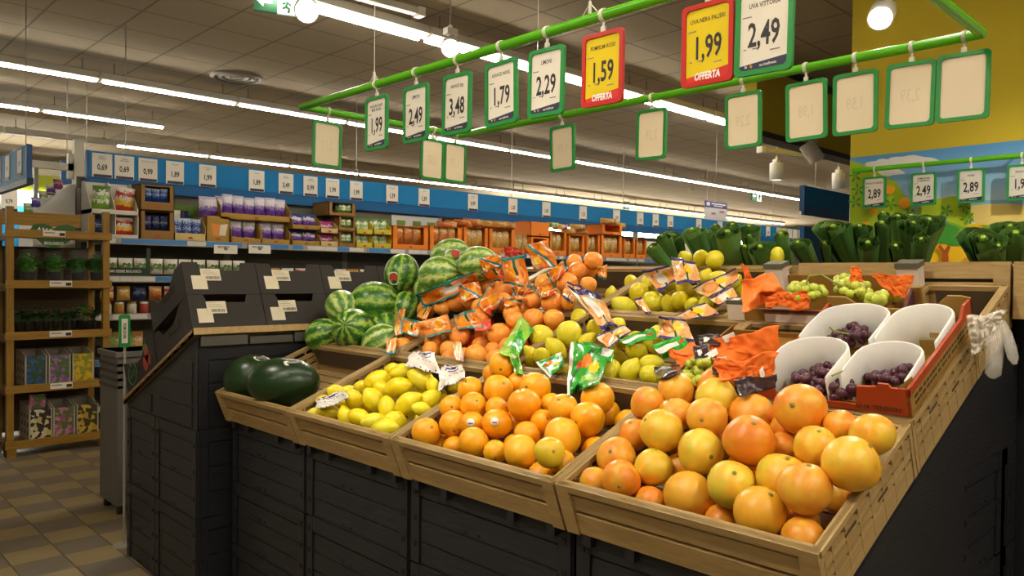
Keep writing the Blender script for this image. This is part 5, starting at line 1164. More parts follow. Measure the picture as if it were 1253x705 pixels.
def melon(m, p, rx, rz, axis, label, sticker=None, seed=0):
    if m.name not in MEL: MEL[m.name] = sphere_mesh('watermelon', m, 5, 0, 36, 24, 1.0, .012)
    o = bpy.data.objects.new('watermelon', MEL[m.name]); COL.objects.link(o); tag(o, label, 'watermelon')
    rot = Vector(axis).normalized().to_track_quat('Z', 'Y') @ Quaternion((0, 0, 1), seed*1.3); M = Matrix.Translation(p) @ rot.to_matrix().to_4x4() @ Matrix.Diagonal((rx, rx, rz, 1)); o.matrix_basis = M
    c = bpy.data.objects.new('stem_scar', SC_A if False else MELSC); COL.objects.link(c); c.parent = o
    SPH.append((Vector(p), min(rx, rz)))
    if sticker:
        tx, ty, sw, sh, cols = sticker; d0 = ray(tx, ty); IM = M.inverted(); a = IM @ CAM; b = (IM.to_3x3() @ d0)
        A = b.dot(b); B = a.dot(b); C = a.dot(a)-1.03; disc = B*B-A*C
        if disc > 0:
            t_ = (-B-math.sqrt(disc))/A; q = a+b*t_; nrm = (M.to_3x3().inverted().transposed() @ q).normalized(); pw = M @ q
            bm = MB(); ux = nrm.cross(Vector((0, 0, 1))).normalized(); uy = ux.cross(nrm)
            for kx, (ca, cb, ww, hh, cm, zz) in enumerate(cols):
                P = []
                for (x, z) in rrect(sw*ww, sh*hh, min(sw*ww, sh*hh)*.3):
                    w2 = pw+ux*(x+ca*sw)+uy*(-(z+cb*sh)); qq = IM @ w2; qq = qq.normalized()*(1.022+.008*kx); P.append(tuple(qq))
                bm.use(cm).quad(P)
            so = bm.build('sticker', None, o)
    return o
MELSC = scar_mesh(mat('melon_stem', '6a6a3a', .8), .07, .985)
WM = [((1.745, 2.975, -.26), .075, (.3, -.8, .3), 'pale striped watermelon at the bottom left of the melon heap', 0), ((1.747, 2.741, -.221), .088, (-.75, -.55, .25), 'striped watermelon at the front of the heap by the crate edge', 0), ((1.953, 2.891, -.123), .100, (-.5, .5, .0), 'large dark striped watermelon above the front one', 0),
      ((1.871, 3.032, -.14), .075, (.2, .8, .5), 'striped watermelon half hidden against the dark boxes', 1), ((2.069, 2.85, .014), .080, (.25, .1, 1), 'upright striped watermelon with a red and white sticker', 0), ((1.783, 2.597, -.262), .070, (.5, -.6, .5), 'striped watermelon at the bottom right beside the netted oranges', 1), ((2.058, 2.561, .006), .085, (.3, -.8, .1), 'pale striped watermelon at the upper middle of the heap', 1),
      ((2.174, 2.631, .094), .078, (.6, -.6, .2), 'topmost watermelon with a red and white sticker', 1), ((2.125, 2.393, .056), .074, (.6, -.8, .1), 'flat-lying pale watermelon at the top right of the heap', 1), ((2.133, 2.731, -.051), .070, (.2, -.2, 1), 'pale watermelon behind the netted oranges in the heap', 1), ((1.898, 2.72, -.223), .070, (.5, .8, .2), 'dark watermelon deep in the middle of the heap', 0), ((2.017, 2.748, -.135), .066, (.5, .2, .8), 'watermelon wedged below the upright one', 0)]
RD = mat('sticker_red', 'c03a2a', .4)
for i, (p, r, ax, lb, pale) in enumerate(WM):
    s = min(1, 2.975/(p[1]+r)); p = nudge(Vector(p)*s+Vector((0, 0, H)), r*s*1.1, 20)
    stk = {4: (481, 341, .05, .062, [(0, 0, 1, 1, STICK, 0), (0, -.12, .75, .45, RD, 0)]), 7: (554, 312, .072, .055, [(0, 0, 1, 1, STICK, 0), (-.18, -.12, .5, .55, RD, 0)])}.get(i)
    melon(M_WP if pale else M_WS, p, r*s, r*s*1.14, ax, lb, stk, i)
WB = [(0, 0, 1, 1, STICK, 0), (0, 0, .7, .4, INKG, 0)]
def atY(x, y, Y): return onY(x, y, Y)
melon(M_WD, onY(308, 464, 2.86), .096, .108, (.55, -.6, .1), 'dark green watermelon at the far left of the front row', (321, 437, .075, .034, WB), 1)
melon(M_WD, onY(347, 468, 2.575), .091, .130, (.72, -.69, -.02), 'larger dark green watermelon in front with a white sticker', (361, 443, .08, .028, WB), 2)
# ------------------------------------------------ wrappers draped on the fruit
def hit(x, y):
    d = ray(x, y); best = None
    for c, r in SPH:
        oc = CAM-c; A = d.dot(d); B = oc.dot(d); C = oc.dot(oc)-r*r; D_ = B*B-A*C
        if D_ > 0:
            t_ = (-B-math.sqrt(D_))/A
            if best is None or t_ < best: best = t_
    return best
def plane_t(x, y, h):
    d = ray(x, y); p0_ = RIM-NN*(.125-h); return (p0_-CAM).dot(NN)/d.dot(NN)
def film(name, c4, matfn, nu=26, nv=18, h=.16, amp=.010, off=.008, parent=None, seed=0, rnd_=0, lift=0, sheet=.0007, smooth=14):
    """a crumpled sheet whose outline is read off the photograph and which lies on the fruit below it"""
    q = random.Random(seed+int(c4[0][0])); ph = [q.uniform(0, 6.3) for _ in range(8)]; T_ = {}; XY = {}; asp = min(3, max(.4, math.dist(c4[0], c4[1])/max(1, math.dist(c4[0], c4[3]))))
    for j in range(nv+1):
        for i in range(nu+1):
            u, v = i/nu, j/nv; bu = 4*u*(1-u); bv = 4*v*(1-v)
            sz_ = .09*math.dist(c4[0], c4[2]) if rnd_ else .05*math.dist(c4[0], c4[2])
            x = (c4[0][0]*(1-u)+c4[1][0]*u)*(1-v)+(c4[3][0]*(1-u)+c4[2][0]*u)*v+sz_*mnoise.noise((2.2*u+ph[0]*5, 2.6*v, 1.7))
            y = (c4[0][1]*(1-u)+c4[1][1]*u)*(1-v)+(c4[3][1]*(1-u)+c4[2][1]*u)*v+sz_*mnoise.noise((2.6*u+ph[1]*5, 2.2*v, 6.1))
            XY[i, j] = (x, y); t_ = hit(x, y); pt = plane_t(x, y, h); T_[i, j] = min(t_, pt+.05) if t_ else None
    known = [t for t in T_.values() if t]; df = sum(known)/len(known) if known else plane_t(*[sum(c[k] for c in c4)/4 for k in (0, 1)], h)
    lo = {k: (t if t else 1e9) for k, t in T_.items()}; S = {k: (t if t else df) for k, t in T_.items()}
    for _ in range(smooth):
        S2 = {}
        for (i, j), t in S.items():
            nb = [S[k] for k in ((i-1, j), (i+1, j), (i, j-1), (i, j+1)) if k in S]; S2[i, j] = min(sum(nb)/len(nb), lo[i, j])
        S = S2
    b = MB(); V = []
    for j in range(nv+1):
        for i in range(nu+1):
            u, v = i/nu, j/nv; wv = 1.5*mnoise.noise((3.1*u*asp+ph[2]*9, 3.1*v, ph[3]))+1.1*(1-2*abs(mnoise.noise((5.5*u*asp, 5.5*v+ph[4]*7, ph[5]))))+.5*(1-2*abs(mnoise.noise((12*u*asp, 12*v+ph[6]*7, ph[5]))))
            V.append(CAM+ray(*XY[i, j])*(S[i, j]-off-lift-amp*(wv+1.6)*.4))
    o0 = len(b.v); b.v += [tuple(p) for p in V]
    for j in range(nv):
        for i in range(nu):
            b.use(matfn((i+.5)/nu, (j+.5)/nv)); b.f.append([j*(nu+1)+i, (j+1)*(nu+1)+i, (j+1)*(nu+1)+i+1, j*(nu+1)+i+1]); b.mi.append(b.cur); b.smooth.append(True)
    if parent:
        im = parent.matrix_basis.inverted(); b.v = [tuple(im @ Vector(p)) for p in b.v]; o = b.build(name, None, parent)
    else:
        c = sum((Vector(p) for p in b.v), Vector())/len(b.v); b.v = [tuple(Vector(p)-c) for p in b.v]; o = b.build(name, None, None, c)
    solidify(o, sheet); return o
FT = mat('film_teal', '1a7f78', .22, .6); FO = mat('film_orange', 'dd7a1e', .22, .6); FB = mat('film_bright_orange', 'f09a14', .22, .6); FW = mat('film_white', 'dcd6cc', .3, .6); FGN = mat('film_green', '2b9a2c', .22, .6); FGL = mat('film_light_green', '8cc040', .22, .6); FY = mat('film_yellow', 'e6c41e', .22, .6); FP = mat('film_violet', '38306e', .25, .6); FRD = mat('film_red', 'cf3a1c', .25, .6); FPE = mat('film_peach', 'e3a060', .25, .6); FCL = mat('film_cream', 'e0c69a', .25, .6); FDG = mat('film_dark_green', '2a5c2a', .25, .6)
def disc(u, v, a, b, r, asp=1.0): return ((u-a)*asp)**2+(v-b)**2 < r*r
def pr_orange(u, v):
    if v < .10 or v > .9 or u < .05: return FT
    if disc(u, v, .3, .5, .24, 1.4): return FB
    if disc(u, v, .75, .55, .2, 1.4): return FRD if disc(u, v, .75, .55, .1, 1.4) else FB
    if .46 < u < .56 and v < .6: return FDG
    return FO if (math.sin(u*9)+math.sin(v*7+u*4)) > -.6 else FPE
def pr_orange_l(u, v): return FW if .35 < u < .7 and .25 < v < .75 else pr_orange(u, v)
def pr_orange_b(u, v):
    if u < .08 or u > .92: return FT
    if disc(u, v, .5, .35, .26, 1.2): return FB
    return FCL if math.sin(13*u+9*v) > .86 else (FRD if v > .8 and u > .4 else FO)
def pr_orange_c(u, v):
    if abs(u-v*.8-.1) < .07: return FT
    if disc(u, v, .7, .35, .2, 1.3): return FB
    if disc(u, v, .25, .7, .16, 1.3): return FY
    return FO if math.sin(11*u-7*v) < .8 else FW
def pr_slice(u, v):
    if v > .82: return FT
    if disc(u, v, .6, .42, .34, 1.3): return FCL if .26 < math.hypot((u-.6)*1.3, v-.42) < .31 else FB
    return FO if v > .15 else FPE
def pr_green(u, v):
    if u < .10: return FW
    if disc(u, v, .45, .35, .17, 1.2): return FO
    if disc(u, v, .68, .5, .16, 1.2): return FY
    if disc(u, v, .3, .42, .1): return FRD
    if .4 < u < .7 and .72 < v < .84: return FGL
    if u > .75 and v < .2: return FW
    return FGN if math.sin(u*8+v*5) > -.9 else FDG
def pr_green2(u, v): return FGL if (v < .3 or math.sin(7*u+3*v) > .5) else (FW if u < .12 else FGN)
def pr_green3(u, v):
    if .25 < v < .62 and u < .75: return FW
    return FRD if disc(u, v, .85, .4, .1) else FGN
def pr_violet(u, v):
    if v < .13 or v > .88: return FP
    if disc(u, v, .3, .5, .26, 1.3): return FPE if disc(u, v, .3, .5, .2, 1.3) else FO
    if disc(u, v, .62, .42, .2, 1.3): return FY
    if .46 < u < .54: return FDG
    return FCL if math.sin(9*u+5*v) > .2 else FPE
def pr_violet_l(u, v): return FW if .25 < u < .62 and .22 < v < .7 else pr_violet(u, v)
def pr_white(u, v):
    return FP if (v < .3 and .25 < u < .8 and math.sin(v*40+u*6) > -.2) else (FP if math.sin(u*60)*math.sin(v*50) > .93 else FW)
def pr_tissue(u, v): return TIS
TIS = mat('tissue_orange', 'f0762a', .7, .2)
def net_bags(key, m_list, labels, films, kind):
    bags = {}
    for i, f in enumerate(FR[key]):
        p = nudge(Vector(f[:3])+Vector((0, 0, H)), f[3]*1.05); bg = BAGID[key][i]
        if bg not in bags: bags[bg] = thing('net_bag', labels[bg], 'net bag', p)
        fruit(kind, m_list[(i*3) % len(m_list)], p, f[3]*(1.14 if kind == 'lemon' else 1), None, None, parent=bags[bg], seed=i+200, lemon=(kind == 'lemon' and i % 3 != 1), scar=False, flat=.93)
    (v0, v1, ya, yb, hs, n, R) = {'n': (.50, .92, 1.83, 2.40, .12, 30, .037), 'm': (.50, .88, 1.20, 1.74, .07, 16, .034), 'p': (.96, 1.34, 1.28, 1.74, .06, 14, .033)}[key]
    q = random.Random(len(key)+ord(key)); c = 0
    for _ in range(5000):
        v = q.uniform(v0, v1); p = RIM+VV*v-NN*(.125-.012-R-hs*q.random()*min(1, .35+1.6*(v-v0))); p.y = q.uniform(ya, yb)
        if not blocked(p, R*1.05) and all((p-s).length > (R+r)*.95 for s, r in SPH):
            b_ = min(bags, key=lambda k: (bags[k].location-p).length)
            fruit(kind, m_list[c % len(m_list)], p, R*(1.1 if kind == 'lemon' else 1), None, None, parent=bags[b_], seed=c+700, lemon=(kind == 'lemon'), scar=False, flat=.93); c += 1
            if c >= n: break
    bpy.context.view_layer.update()
    for bg, nm, c4, fn, kw in films: film(nm, c4, fn, parent=bags[bg], seed=bg, **kw)
    return bags
net_bags('n', [M_NO, M_NR, M_NO], ['net bag of oranges at the front left corner by the watermelons', 'net bag of oranges lying just behind the white wrappers', 'net bag of oranges with a sliced-orange label, middle of the heap', 'net bag of bare-looking oranges beside the lemon nets', 'net bag of oranges with a label flap standing up at the top', 'net bag of oranges with a diamond label in the centre of the heap', 'net bag of oranges with a white patch on its label, upper left', 'net bag of red oranges at the top right of the heap'],
 [(6, 'printed_film', [(509, 360), (580, 331), (587, 346), (523, 376)], pr_orange_l, {}), (5, 'printed_film', [(612, 316), (641, 312), (652, 354), (618, 347)], pr_orange, {}), (4, 'printed_film', [(642, 300), (669, 294), (682, 325), (654, 330)], pr_orange_c, dict(h=.26)), (5, 'printed_film', [(598, 350), (617, 364), (603, 388), (584, 374)], pr_orange_b, {}),
  (1, 'printed_film', [(511, 394), (548, 385), (552, 406), (522, 414)], pr_slice, {}), (2, 'printed_film', [(554, 385), (582, 379), (592, 400), (560, 404)], pr_orange, {}), (0, 'printed_film', [(486, 380), (497, 377), (493, 409), (483, 411)], pr_orange_c, {}), (7, 'printed_film', [(731, 326), (743, 324), (742, 343), (732, 340)], pr_slice, {}), (1, 'printed_film', [(552, 419), (564, 416), (568, 443), (558, 441)], pr_orange_b, {}), (5, 'printed_film', [(588, 334), (616, 323), (622, 340), (600, 346)], pr_orange, {}), (3, 'printed_film', [(616, 366), (642, 360), (644, 369), (618, 376)], pr_orange_c, {}), (0, 'printed_film', [(472, 416), (486, 412), (484, 432), (473, 434)], pr_slice, {}), (4, 'printed_film', [(668, 335), (690, 318), (694, 330), (676, 348)], pr_orange_b, {}), (6, 'printed_film', [(515, 376), (530, 372), (520, 396), (508, 392)], pr_orange, {}), (5, 'printed_film', [(560, 350), (586, 344), (590, 362), (566, 370)], pr_orange_c, {}), (4, 'printed_film', [(655, 352), (676, 344), (682, 358), (662, 366)], pr_orange_b, {}), (0, 'printed_film', [(494, 388), (516, 394), (512, 412), (490, 408)], pr_orange, {}), (5, 'printed_film', [(586, 318), (612, 308), (616, 324), (592, 334)], pr_orange_c, {}), (4, 'printed_film', [(626, 352), (646, 342), (652, 356), (632, 366)], pr_orange_b, {}), 
  (4, 'net_film', [(618, 300), (642, 306), (640, 318), (616, 316)], lambda u, v: FRD, {}), (2, 'net_film', [(578, 396), (600, 390), (602, 402), (582, 406)], lambda u, v: FRD, {}), (5, 'net_film', [(612, 330), (622, 326), (620, 344), (612, 344)], lambda u, v: FRD, {})], 'orange')
net_bags('m', [M_NL], ['net bag of lemons with an open green film at the left', 'net bag of lemons with a green label lying low at the front', 'net bag of lemons with a violet-edged label leaning on the oranges', 'net bag of lemons with the large green label facing forward', 'net bag of lemons with a white-striped green label at the right', 'net bag of lemons with an orange and violet label below the upper crate', 'net bag of lemons half hidden between green and violet labels'],
 [(0, 'printed_film', [(610, 431), (637, 388), (653, 402), (630, 441)], pr_green2, {}), (0, 'printed_film', [(622, 430), (634, 428), (641, 459), (629, 456)], pr_green2, {}), (1, 'printed_film', [(655, 444), (686, 431), (691, 446), (672, 462)], pr_green, {}), (3, 'printed_film', [(699, 418), (750, 428), (733, 468), (694, 485)], pr_green, dict(nu=34, nv=24)), (3, 'printed_film', [(712, 417), (752, 428), (749, 445), (727, 431)], pr_green3, {}), (4, 'printed_film', [(756, 416), (800, 401), (804, 413), (768, 423)], pr_green3, {}), (4, 'printed_film', [(798, 422), (837, 409), (842, 424), (812, 441)], pr_green3, {}),
  (2, 'printed_film', [(692, 350), (735, 360), (757, 398), (738, 403)], pr_violet_l, dict(nu=30, nv=20)), (6, 'printed_film', [(728, 411), (764, 397), (773, 405), (745, 427)], pr_violet, {}), (5, 'printed_film', [(805, 387), (839, 391), (851, 418), (806, 414)], pr_violet, {}), (2, 'printed_film', [(694, 345), (712, 350), (700, 372), (688, 362)], pr_violet, {})], 'lemon')
net_bags('p', [M_NL], ['net bag of lemons at the left of the third-row lemon crate', 'net bag of lemons at the front middle of the third-row lemon crate', 'topmost net bag of lemons below the leeks', 'net bag of lemons with a long violet-edged label at the right of the third row'],
 [(0, 'printed_film', [(785, 332), (819, 324), (829, 343), (806, 358)], pr_violet_l, {}), (2, 'printed_film', [(821, 314), (850, 321), (857, 345), (828, 347)], pr_violet, dict(h=.2)), (3, 'printed_film', [(847, 352), (900, 328), (905, 343), (868, 365)], pr_violet, dict(nu=34)), (3, 'printed_film', [(826, 386), (862, 369), (882, 386), (838, 391)], pr_violet, {}), (3, 'printed_film', [(868, 366), (896, 350), (903, 363), (880, 373)], pr_violet_l, {}), (0, 'printed_film', [(776, 366), (785, 364), (798, 383), (790, 385)], pr_violet, {})], 'lemon')
for c4, lb in (([(505, 429), (531, 431), (540, 457), (496, 448)], 'crumpled white wrapper with blue print at the back of the lemon crate'), ([(539, 449), (565, 445), (570, 462), (534, 479)], 'crumpled white wrapper beside the loose oranges'), ([(386, 489), (420, 477), (427, 489), (388, 501)], 'white wrapper around a lemon at the left of the lemon crate')):
    tag(film('fruit_wrapper', c4, pr_white, amp=.012, h=.14, seed=5, rnd_=1.5), lb, 'wrapper')
# =================================================================== GRAPES, LEEKS AND THE LOOSE BITS
def cratepos(v, y, h): return RIM + VV*v + YY*y - NN*(.125-h)          # y is the real y coordinate
def cf(v, y, h): return RIM*1.0 + VV*v - NN*(.125-h) + Vector((0, y, 0))
CORR = mat('corrugated_edge', 'a8803a', .8, .2); REDC = mat('box_orange_red', 'a8431a', .6, .3); KRAFT = mat('kraft_inside', '9a7838', .75, .2); GREYF = mat('box_flap_grey', '5f5a48', .7)
def tiltbox(name, label, v0, v1, y0, y1, h0):
    o = cf(v0, y0, h0); return thing(name, label, 'box', o, MCR), v1-v0, y1-y0
# ---- orange-red box with the foam collars
t, D, W = tiltbox('grape_box', 'orange-red cardboard box of black grapes in white foam collars at the right', .468, .915, .558, .905, .128)
hh = .062
MB().b2((.028, .030, -.068), (D-.028, W-.012, -.062)).b2((.028, .030, -.068), (.034, W-.012, .004)).b2((D-.034, .030, -.068), (D-.028, W-.012, -.02)).b2((.034, .030, -.062), (D-.034, .034, -.02)).b2((.034, W-.016, -.062), (D-.034, W-.012, -.02)).build('floor_panel', KRAFT, t)
b = MB().use(REDC).prism([(0, 0, 0), (0, 0, hh), (0, .035, hh), (0, .04, hh+.008), (0, .06, hh+.008), (0, .065, hh), (0, .105, hh-.004), (0, .112, .014), (0, W, .014), (0, W, 0)], (.006, 0, 0)); b.build('front_panel', None, t)
MB().use(REDC).prism([(0, W-.05, .014), (0, W-.05, .03), (0, W-.034, .045), (0, W, .045), (0, W, .014)], (.006, 0, 0)).use(CORR).prism([(.006, W-.05, .014), (.006, W-.04, .045), (.05, W, .045), (.05, W, .014)], (.004, 0, 0)).build('corner_tab', None, t)
b = MB().use(KRAFT).prism([(0, .001, 0), (D, .001, 0), (D, .001, .045), (0, .001, .045)][::-1], (0, .006, 0)).use(REDC).prism([(0, 0, .044), (D, 0, .044), (D, 0, .082), (D-.05, 0, .085), (D-.08, 0, hh), (0, 0, hh)][::-1], (0, .007, 0)); b.build('side_panel', None, t)
b = MB().use(CORR)
q_ = 0
while q_ < D-.012: b.b2((q_, -.0015, .001), (q_+.006, 0, .008)); q_ += .011
b.build('corrugated_edge', None, t)
MB().use(REDC).prism([(0, W-.007, 0), (D, W-.007, 0), (D, W-.007, hh), (0, W-.007, .03)][::-1], (0, .007, 0)).build('side_panel', None, t)
MB().use(KRAFT).prism([(D-.007, 0, 0), (D-.007, 0, .085), (D-.007, .02, .09), (D-.007, .05, .09), (D-.007, .09, .05), (D-.007, W-.09, .05), (D-.007, W-.05, .08), (D-.007, W, .08), (D-.007, W, 0)], (.007, 0, 0)).build('back_panel', None, t)
for c in t.children[-1:]: pass
MB().prism([(.002, .02, hh), (.045, .007, hh+.006), (.06, .007, .02), (.006, .06, .02)], (0, 0, .003)).build('corner_flap', KRAFT, t)
sm = MB().use(mat('box_print_dark', '4a3420', .7))
r_ = random.Random(4)
for row_ in range(2):
    x = .03
    while x < D-.05: ww = r_.uniform(.006, .02); sm.b2((x, .0002, .014+row_*.014), (x+ww, .001, .021+row_*.014)); x += ww+r_.uniform(.004, .012)
sm.build('side_print', None, t)
add_text('lettering', 'UVA SENSON', .011, mat('box_print_dark', '4a3420'), t, (-.0012, .065, .013), rot=(0, 0, -PI/2), bold=.0003, cond=1.0)
FOAM = mat('foam_white', 'e6e2da', .55, .3, sss=.25)
def collar(label, cx, cy, dx, dy, h=.066, lo=-.060, open_v=-.1, name='foam_collar', tail=None):
    """soft white sheet bent into a U, open towards the front"""
    P = []; n = 9
    P.append((-dx, dy)); P.append((-dx*.5, dy*1.02)); P.append((dx*.25, dy))
    for k in range(1, n): a = PI*k/n; P.append((dx*.25+dx*.75*math.sin(a), dy*math.cos(a)))
    P += [(dx*.25, -dy), (-dx*.5, -dy*1.02), (-dx, -dy)]
    if tail: P += tail
    o = cf(cx, cy, .136); t = thing(name, label, 'foam collar', o, MCR)
    b = MB(); V = []; m = len(P); th = .0055
    for i, (x, y) in enumerate(P):
        a = Vector(P[max(i-1, 0)]); c = Vector(P[min(i+1, m-1)]); d = (c-a).normalized(); nn = Vector((-d.y, d.x))*th/2
        e = min(i, m-1-i); top = h*(1-.12*(1 if e == 0 else .35 if e == 1 else 0))
        for s, z in ((1, lo), (1, top), (-1, top), (-1, lo)): V.append((x+s*nn.x, y+s*nn.y, z))
    Fs = []
    for i in range(m-1):
        for k in range(4): Fs.append((i*4+k, i*4+(k+1) % 4, i*4+4+(k+1) % 4, i*4+4+k))
    Fs += [(3, 2, 1, 0), ((m-1)*4, (m-1)*4+1, (m-1)*4+2, (m-1)*4+3)]
    b.add(V, Fs, True); o_ = b.build('foam_sheet', FOAM, t); bevel(o_, .0015, 1); return t
collar('front left white foam collar holding the largest bunch of black grapes', .575, .812, .095, .078)
collar('front right white foam collar holding a small bunch of black grapes', .585, .643, .085, .068)
collar('back left white foam collar with grapes and a green stalk', .785, .800, .10, .085)
collar('empty white foam collar at the back right', .795, .640, .10, .066)
def grapemat(name, stops):
    m = mat(name, stops[0][1], .3, .5); N = NT(m); v = N.coord('Object'); n = N.noise(v, 14, 3); N.base(N.ramp(n, stops)); return m
M_GB = grapemat('grape_black', [(.3, '2c1420'), (.5, '4a2030'), (.7, '6e3c48')]); M_GG = grapemat('grape_green', [(.3, '9aa828'), (.5, 'b9c23c'), (.7, 'ccd05a')])
STALK = mat('grape_stalk', '7f8f2e', .6)
_gb = MB(); _gb.lathe([(math.sin(PI*j/8), -math.cos(PI*j/8)*1.08) for j in range(9)], 12); GME = {}
for m_ in (M_GB, M_GG):
    me = _gb.mesh('grape'); me.materials.append(m_); GME[m_.name] = me
def bunch(label, cen, n, m, h0, hs, r=.0115, seed=1, stalk=None):
    """cen: ellipses in the photograph (x, y, rx, ry) that the bunch covers; the grapes pile up on the box floor"""
    q = random.Random(seed); pts = []; tries = 0
    while len(pts) < n and tries < 9000:
        tries += 1; cx, cy, rx, ry = q.choice(cen); a = q.uniform(0, 6.283); s = math.sqrt(q.random()); px, py = cx+rx*s*math.cos(a), cy+ry*s*math.sin(a)
        h = h0+r+hs*q.random()*(1-.6*s*s); p = CAM+ray(px, py)*plane_t(px, py, h); rr = r*q.uniform(.86, 1.12)
        if all((p-c).length > (rr+k)*.93 for c, k in pts): pts.append((p, rr))
    if not pts: return
    o0 = min((p for p, _ in pts), key=lambda p: p.z); t = thing('grape_bunch', label, 'grapes', o0)
    for p, rr in pts:
        g = bpy.data.objects.new('grape', GME[m.name]); COL.objects.link(g); g.parent = t; g.location = p-o0; g.scale = (rr, rr, rr); g.rotation_euler = (q.uniform(0, 3), q.uniform(0, 3), 0)
    if stalk:
        P = [CAM+ray(x, y)*plane_t(x, y, h)-o0 for x, y, h in stalk]; MB().tube(P, .0022, 6).build('stalk', STALK, t)
bunch('largest bunch of black grapes in the front left foam collar', [(1008, 472, 30, 12), (1028, 476, 24, 12), (1010, 455, 15, 8), (985, 463, 12, 6)], 60, M_GB, .105, .06, seed=3, stalk=[(1018, 460, .2), (1026, 456, .2), (1034, 452, .19)])
bunch('bunch of black grapes with a green stalk in the back left foam collar', [(1040, 412, 28, 9), (1046, 406, 16, 8)], 34, M_GB, .105, .06, seed=5, stalk=[(1015, 400, .22), (1020, 405, .21), (1030, 407, .2), (1038, 409, .19)])
bunch('small bunch of black grapes in the front right foam collar', [(1082, 463, 20, 9), (1105, 456, 14, 9)], 34, M_GB, .105, .06, seed=8)
# ---- brown box of green grapes
BA = math.radians(14); MBX = basis((math.cos(BA), 0, math.sin(BA)), (0, 1, 0), (-math.sin(BA), 0, math.cos(BA)))
t = thing('grape_box', 'brown cardboard box with white corner columns holding green grapes', 'box', (2.118, .770, H-.170), MBX); D, W = .30, .45
rz = thing('display_riser', 'black wedge carrying the brown green-grape box', 'stand', (2.118, .775, 0))
MB().prism([(.03, 0, ztop(2.148)+.004), (.03, 0, H-.180+.03*math.tan(BA)-.004), (.26, 0, H-.180+.26*math.tan(BA)-.004), (.26, 0, ztop(2.378)+.004)][::-1], (0, .44, 0)).build('riser_body', BLK2, rz)
BRB = mat('box_brown', '8a6224', .7, .25); PWH = mat('box_white_panel', 'd4c4b4', .6); MAR = mat('box_maroon', '5a2430', .6)
MB().b2((0, 0, 0), (D, W, .006)).build('floor_panel', BRB, t)
MB().b2((0, .02, 0), (.007, W-.02, .088)).build('front_panel', BRB, t); MB().use(PWH).b2((-.0015, .09, .030), (0, W-.12, .074)).use(MAR).b2((-.001, .085, .080), (0, W-.115, .088)).build('front_print', PWH, t)
for y in (W-.055,): MB().use(PWH).b2((-.002, y, 0), (.03, y+.055, .105)).use(GREYF).b2((-.003, y-.001, .1), (.035, y+.056, .112)).use(STICK).b2((-.001, y+.015, .1125), (.02, y+.04, .1135)).build('corner_column', None, t)
for y in (0, W-.007): MB().prism([(0.03, y, 0), (D, y, 0), (D, y, .09), (.03, y, .09)][::-1], (0, .007, 0)).build('side_panel', BRB, t)
MB().b2((D-.007, 0, 0), (D, W, .12)).build('back_panel', BRB, t)
for y in (-.01, W-.055): MB().use(PWH).b2((D-.04, y, .0), (D+.004, y+.06, .155)).use(GREYF).b2((D-.045, y-.003, .15), (D+.006, y+.062, .165)).build('corner_column', None, t)
bunch('bunch of pale green grapes at the left in the brown box', [(990, 357, 20, 8), (975, 362, 10, 6), (982, 352, 14, 6)], 34, M_GG, .15, .05, r=.0125, seed=11, stalk=[(985, 352, .2), (990, 338, .23), (1005, 336, .23), (1020, 345, .22), (1035, 352, .2), (1045, 358, .19)])
bunch('brighter bunch of green grapes at the right in the brown box', [(1045, 354, 22, 9), (1070, 364, 26, 6), (1030, 345, 10, 6)], 40, M_GG, .15, .05, r=.0135, seed=13)
# ---- orange tissue, labels and plastics in the neighbouring grape box
t, D, W = tiltbox('grape_box', 'low open box of grapes wrapped in orange tissue, left of the foam collars', .50, .80, .912, 1.145, .126)
MB().b2((0, 0, 0), (D, W, .006)).b2((0, 0, 0), (.006, W, .02)).b2((D-.006, 0, 0), (D, W, .02)).b2((0, 0, 0), (D, .006, .03)).b2((0, W-.006, 0), (D, W, .03)).build('box_body', BRB, t)
def tissue(c4, label, h=.17, amp=.013, seed=1, **kw): tag(film('tissue_paper', c4, pr_tissue, nu=30, nv=22, h=h, amp=amp, seed=seed, rnd_=2.0, **kw), label, 'tissue paper')
tissue([(868, 415), (955, 400), (962, 452), (880, 458)], 'large sheet of crumpled orange tissue left of the foam collars', h=.18, seed=2)
tissue([(872, 442), (950, 432), (945, 468), (878, 466)], 'crumpled orange tissue in the low grape box behind the grapefruit', h=.165, seed=9)
tissue([(815, 430), (850, 420), (868, 440), (835, 452)], 'small strip of orange tissue beside the lemon nets', h=.16, seed=4)
tissue([(908, 345), (942, 332), (966, 362), (911, 382)], 'stiff orange tissue sheet leaning over the corner of the brown box', h=.25, amp=.012, seed=6)
tissue([(905, 322), (914, 325), (928, 352), (912, 350)], 'twisted tip of orange tissue above the lemon nets', h=.25, amp=.012, seed=16)
tissue([(940, 362), (985, 354), (992, 378), (936, 376)], 'orange tissue inside the brown grape box at the left', h=.2, seed=7)
tissue([(1066, 337), (1120, 336), (1108, 366), (1090, 360)], 'orange tissue standing behind the green grapes', h=.2, amp=.01, seed=8)
tissue([(1040, 326), (1054, 328), (1056, 346), (1040, 345)], 'small orange tissue tip against the back of the brown box', h=.22, amp=.01, seed=12)
bunch('green grapes lying behind the grapefruits in the low box', [(855, 452, 18, 12), (850, 462, 14, 10), (862, 442, 14, 7)], 26, M_GG, .13, .05, r=.012, seed=15)
DKL = mat('film_dark_label', '3a2a2c', .2, .6)
def pr_dark(u, v): return FW if disc(u, v, .35, .5, .22, 1.6) else DKL
def pr_plainw(u, v): return FW
def pr_black(u, v): return DKL
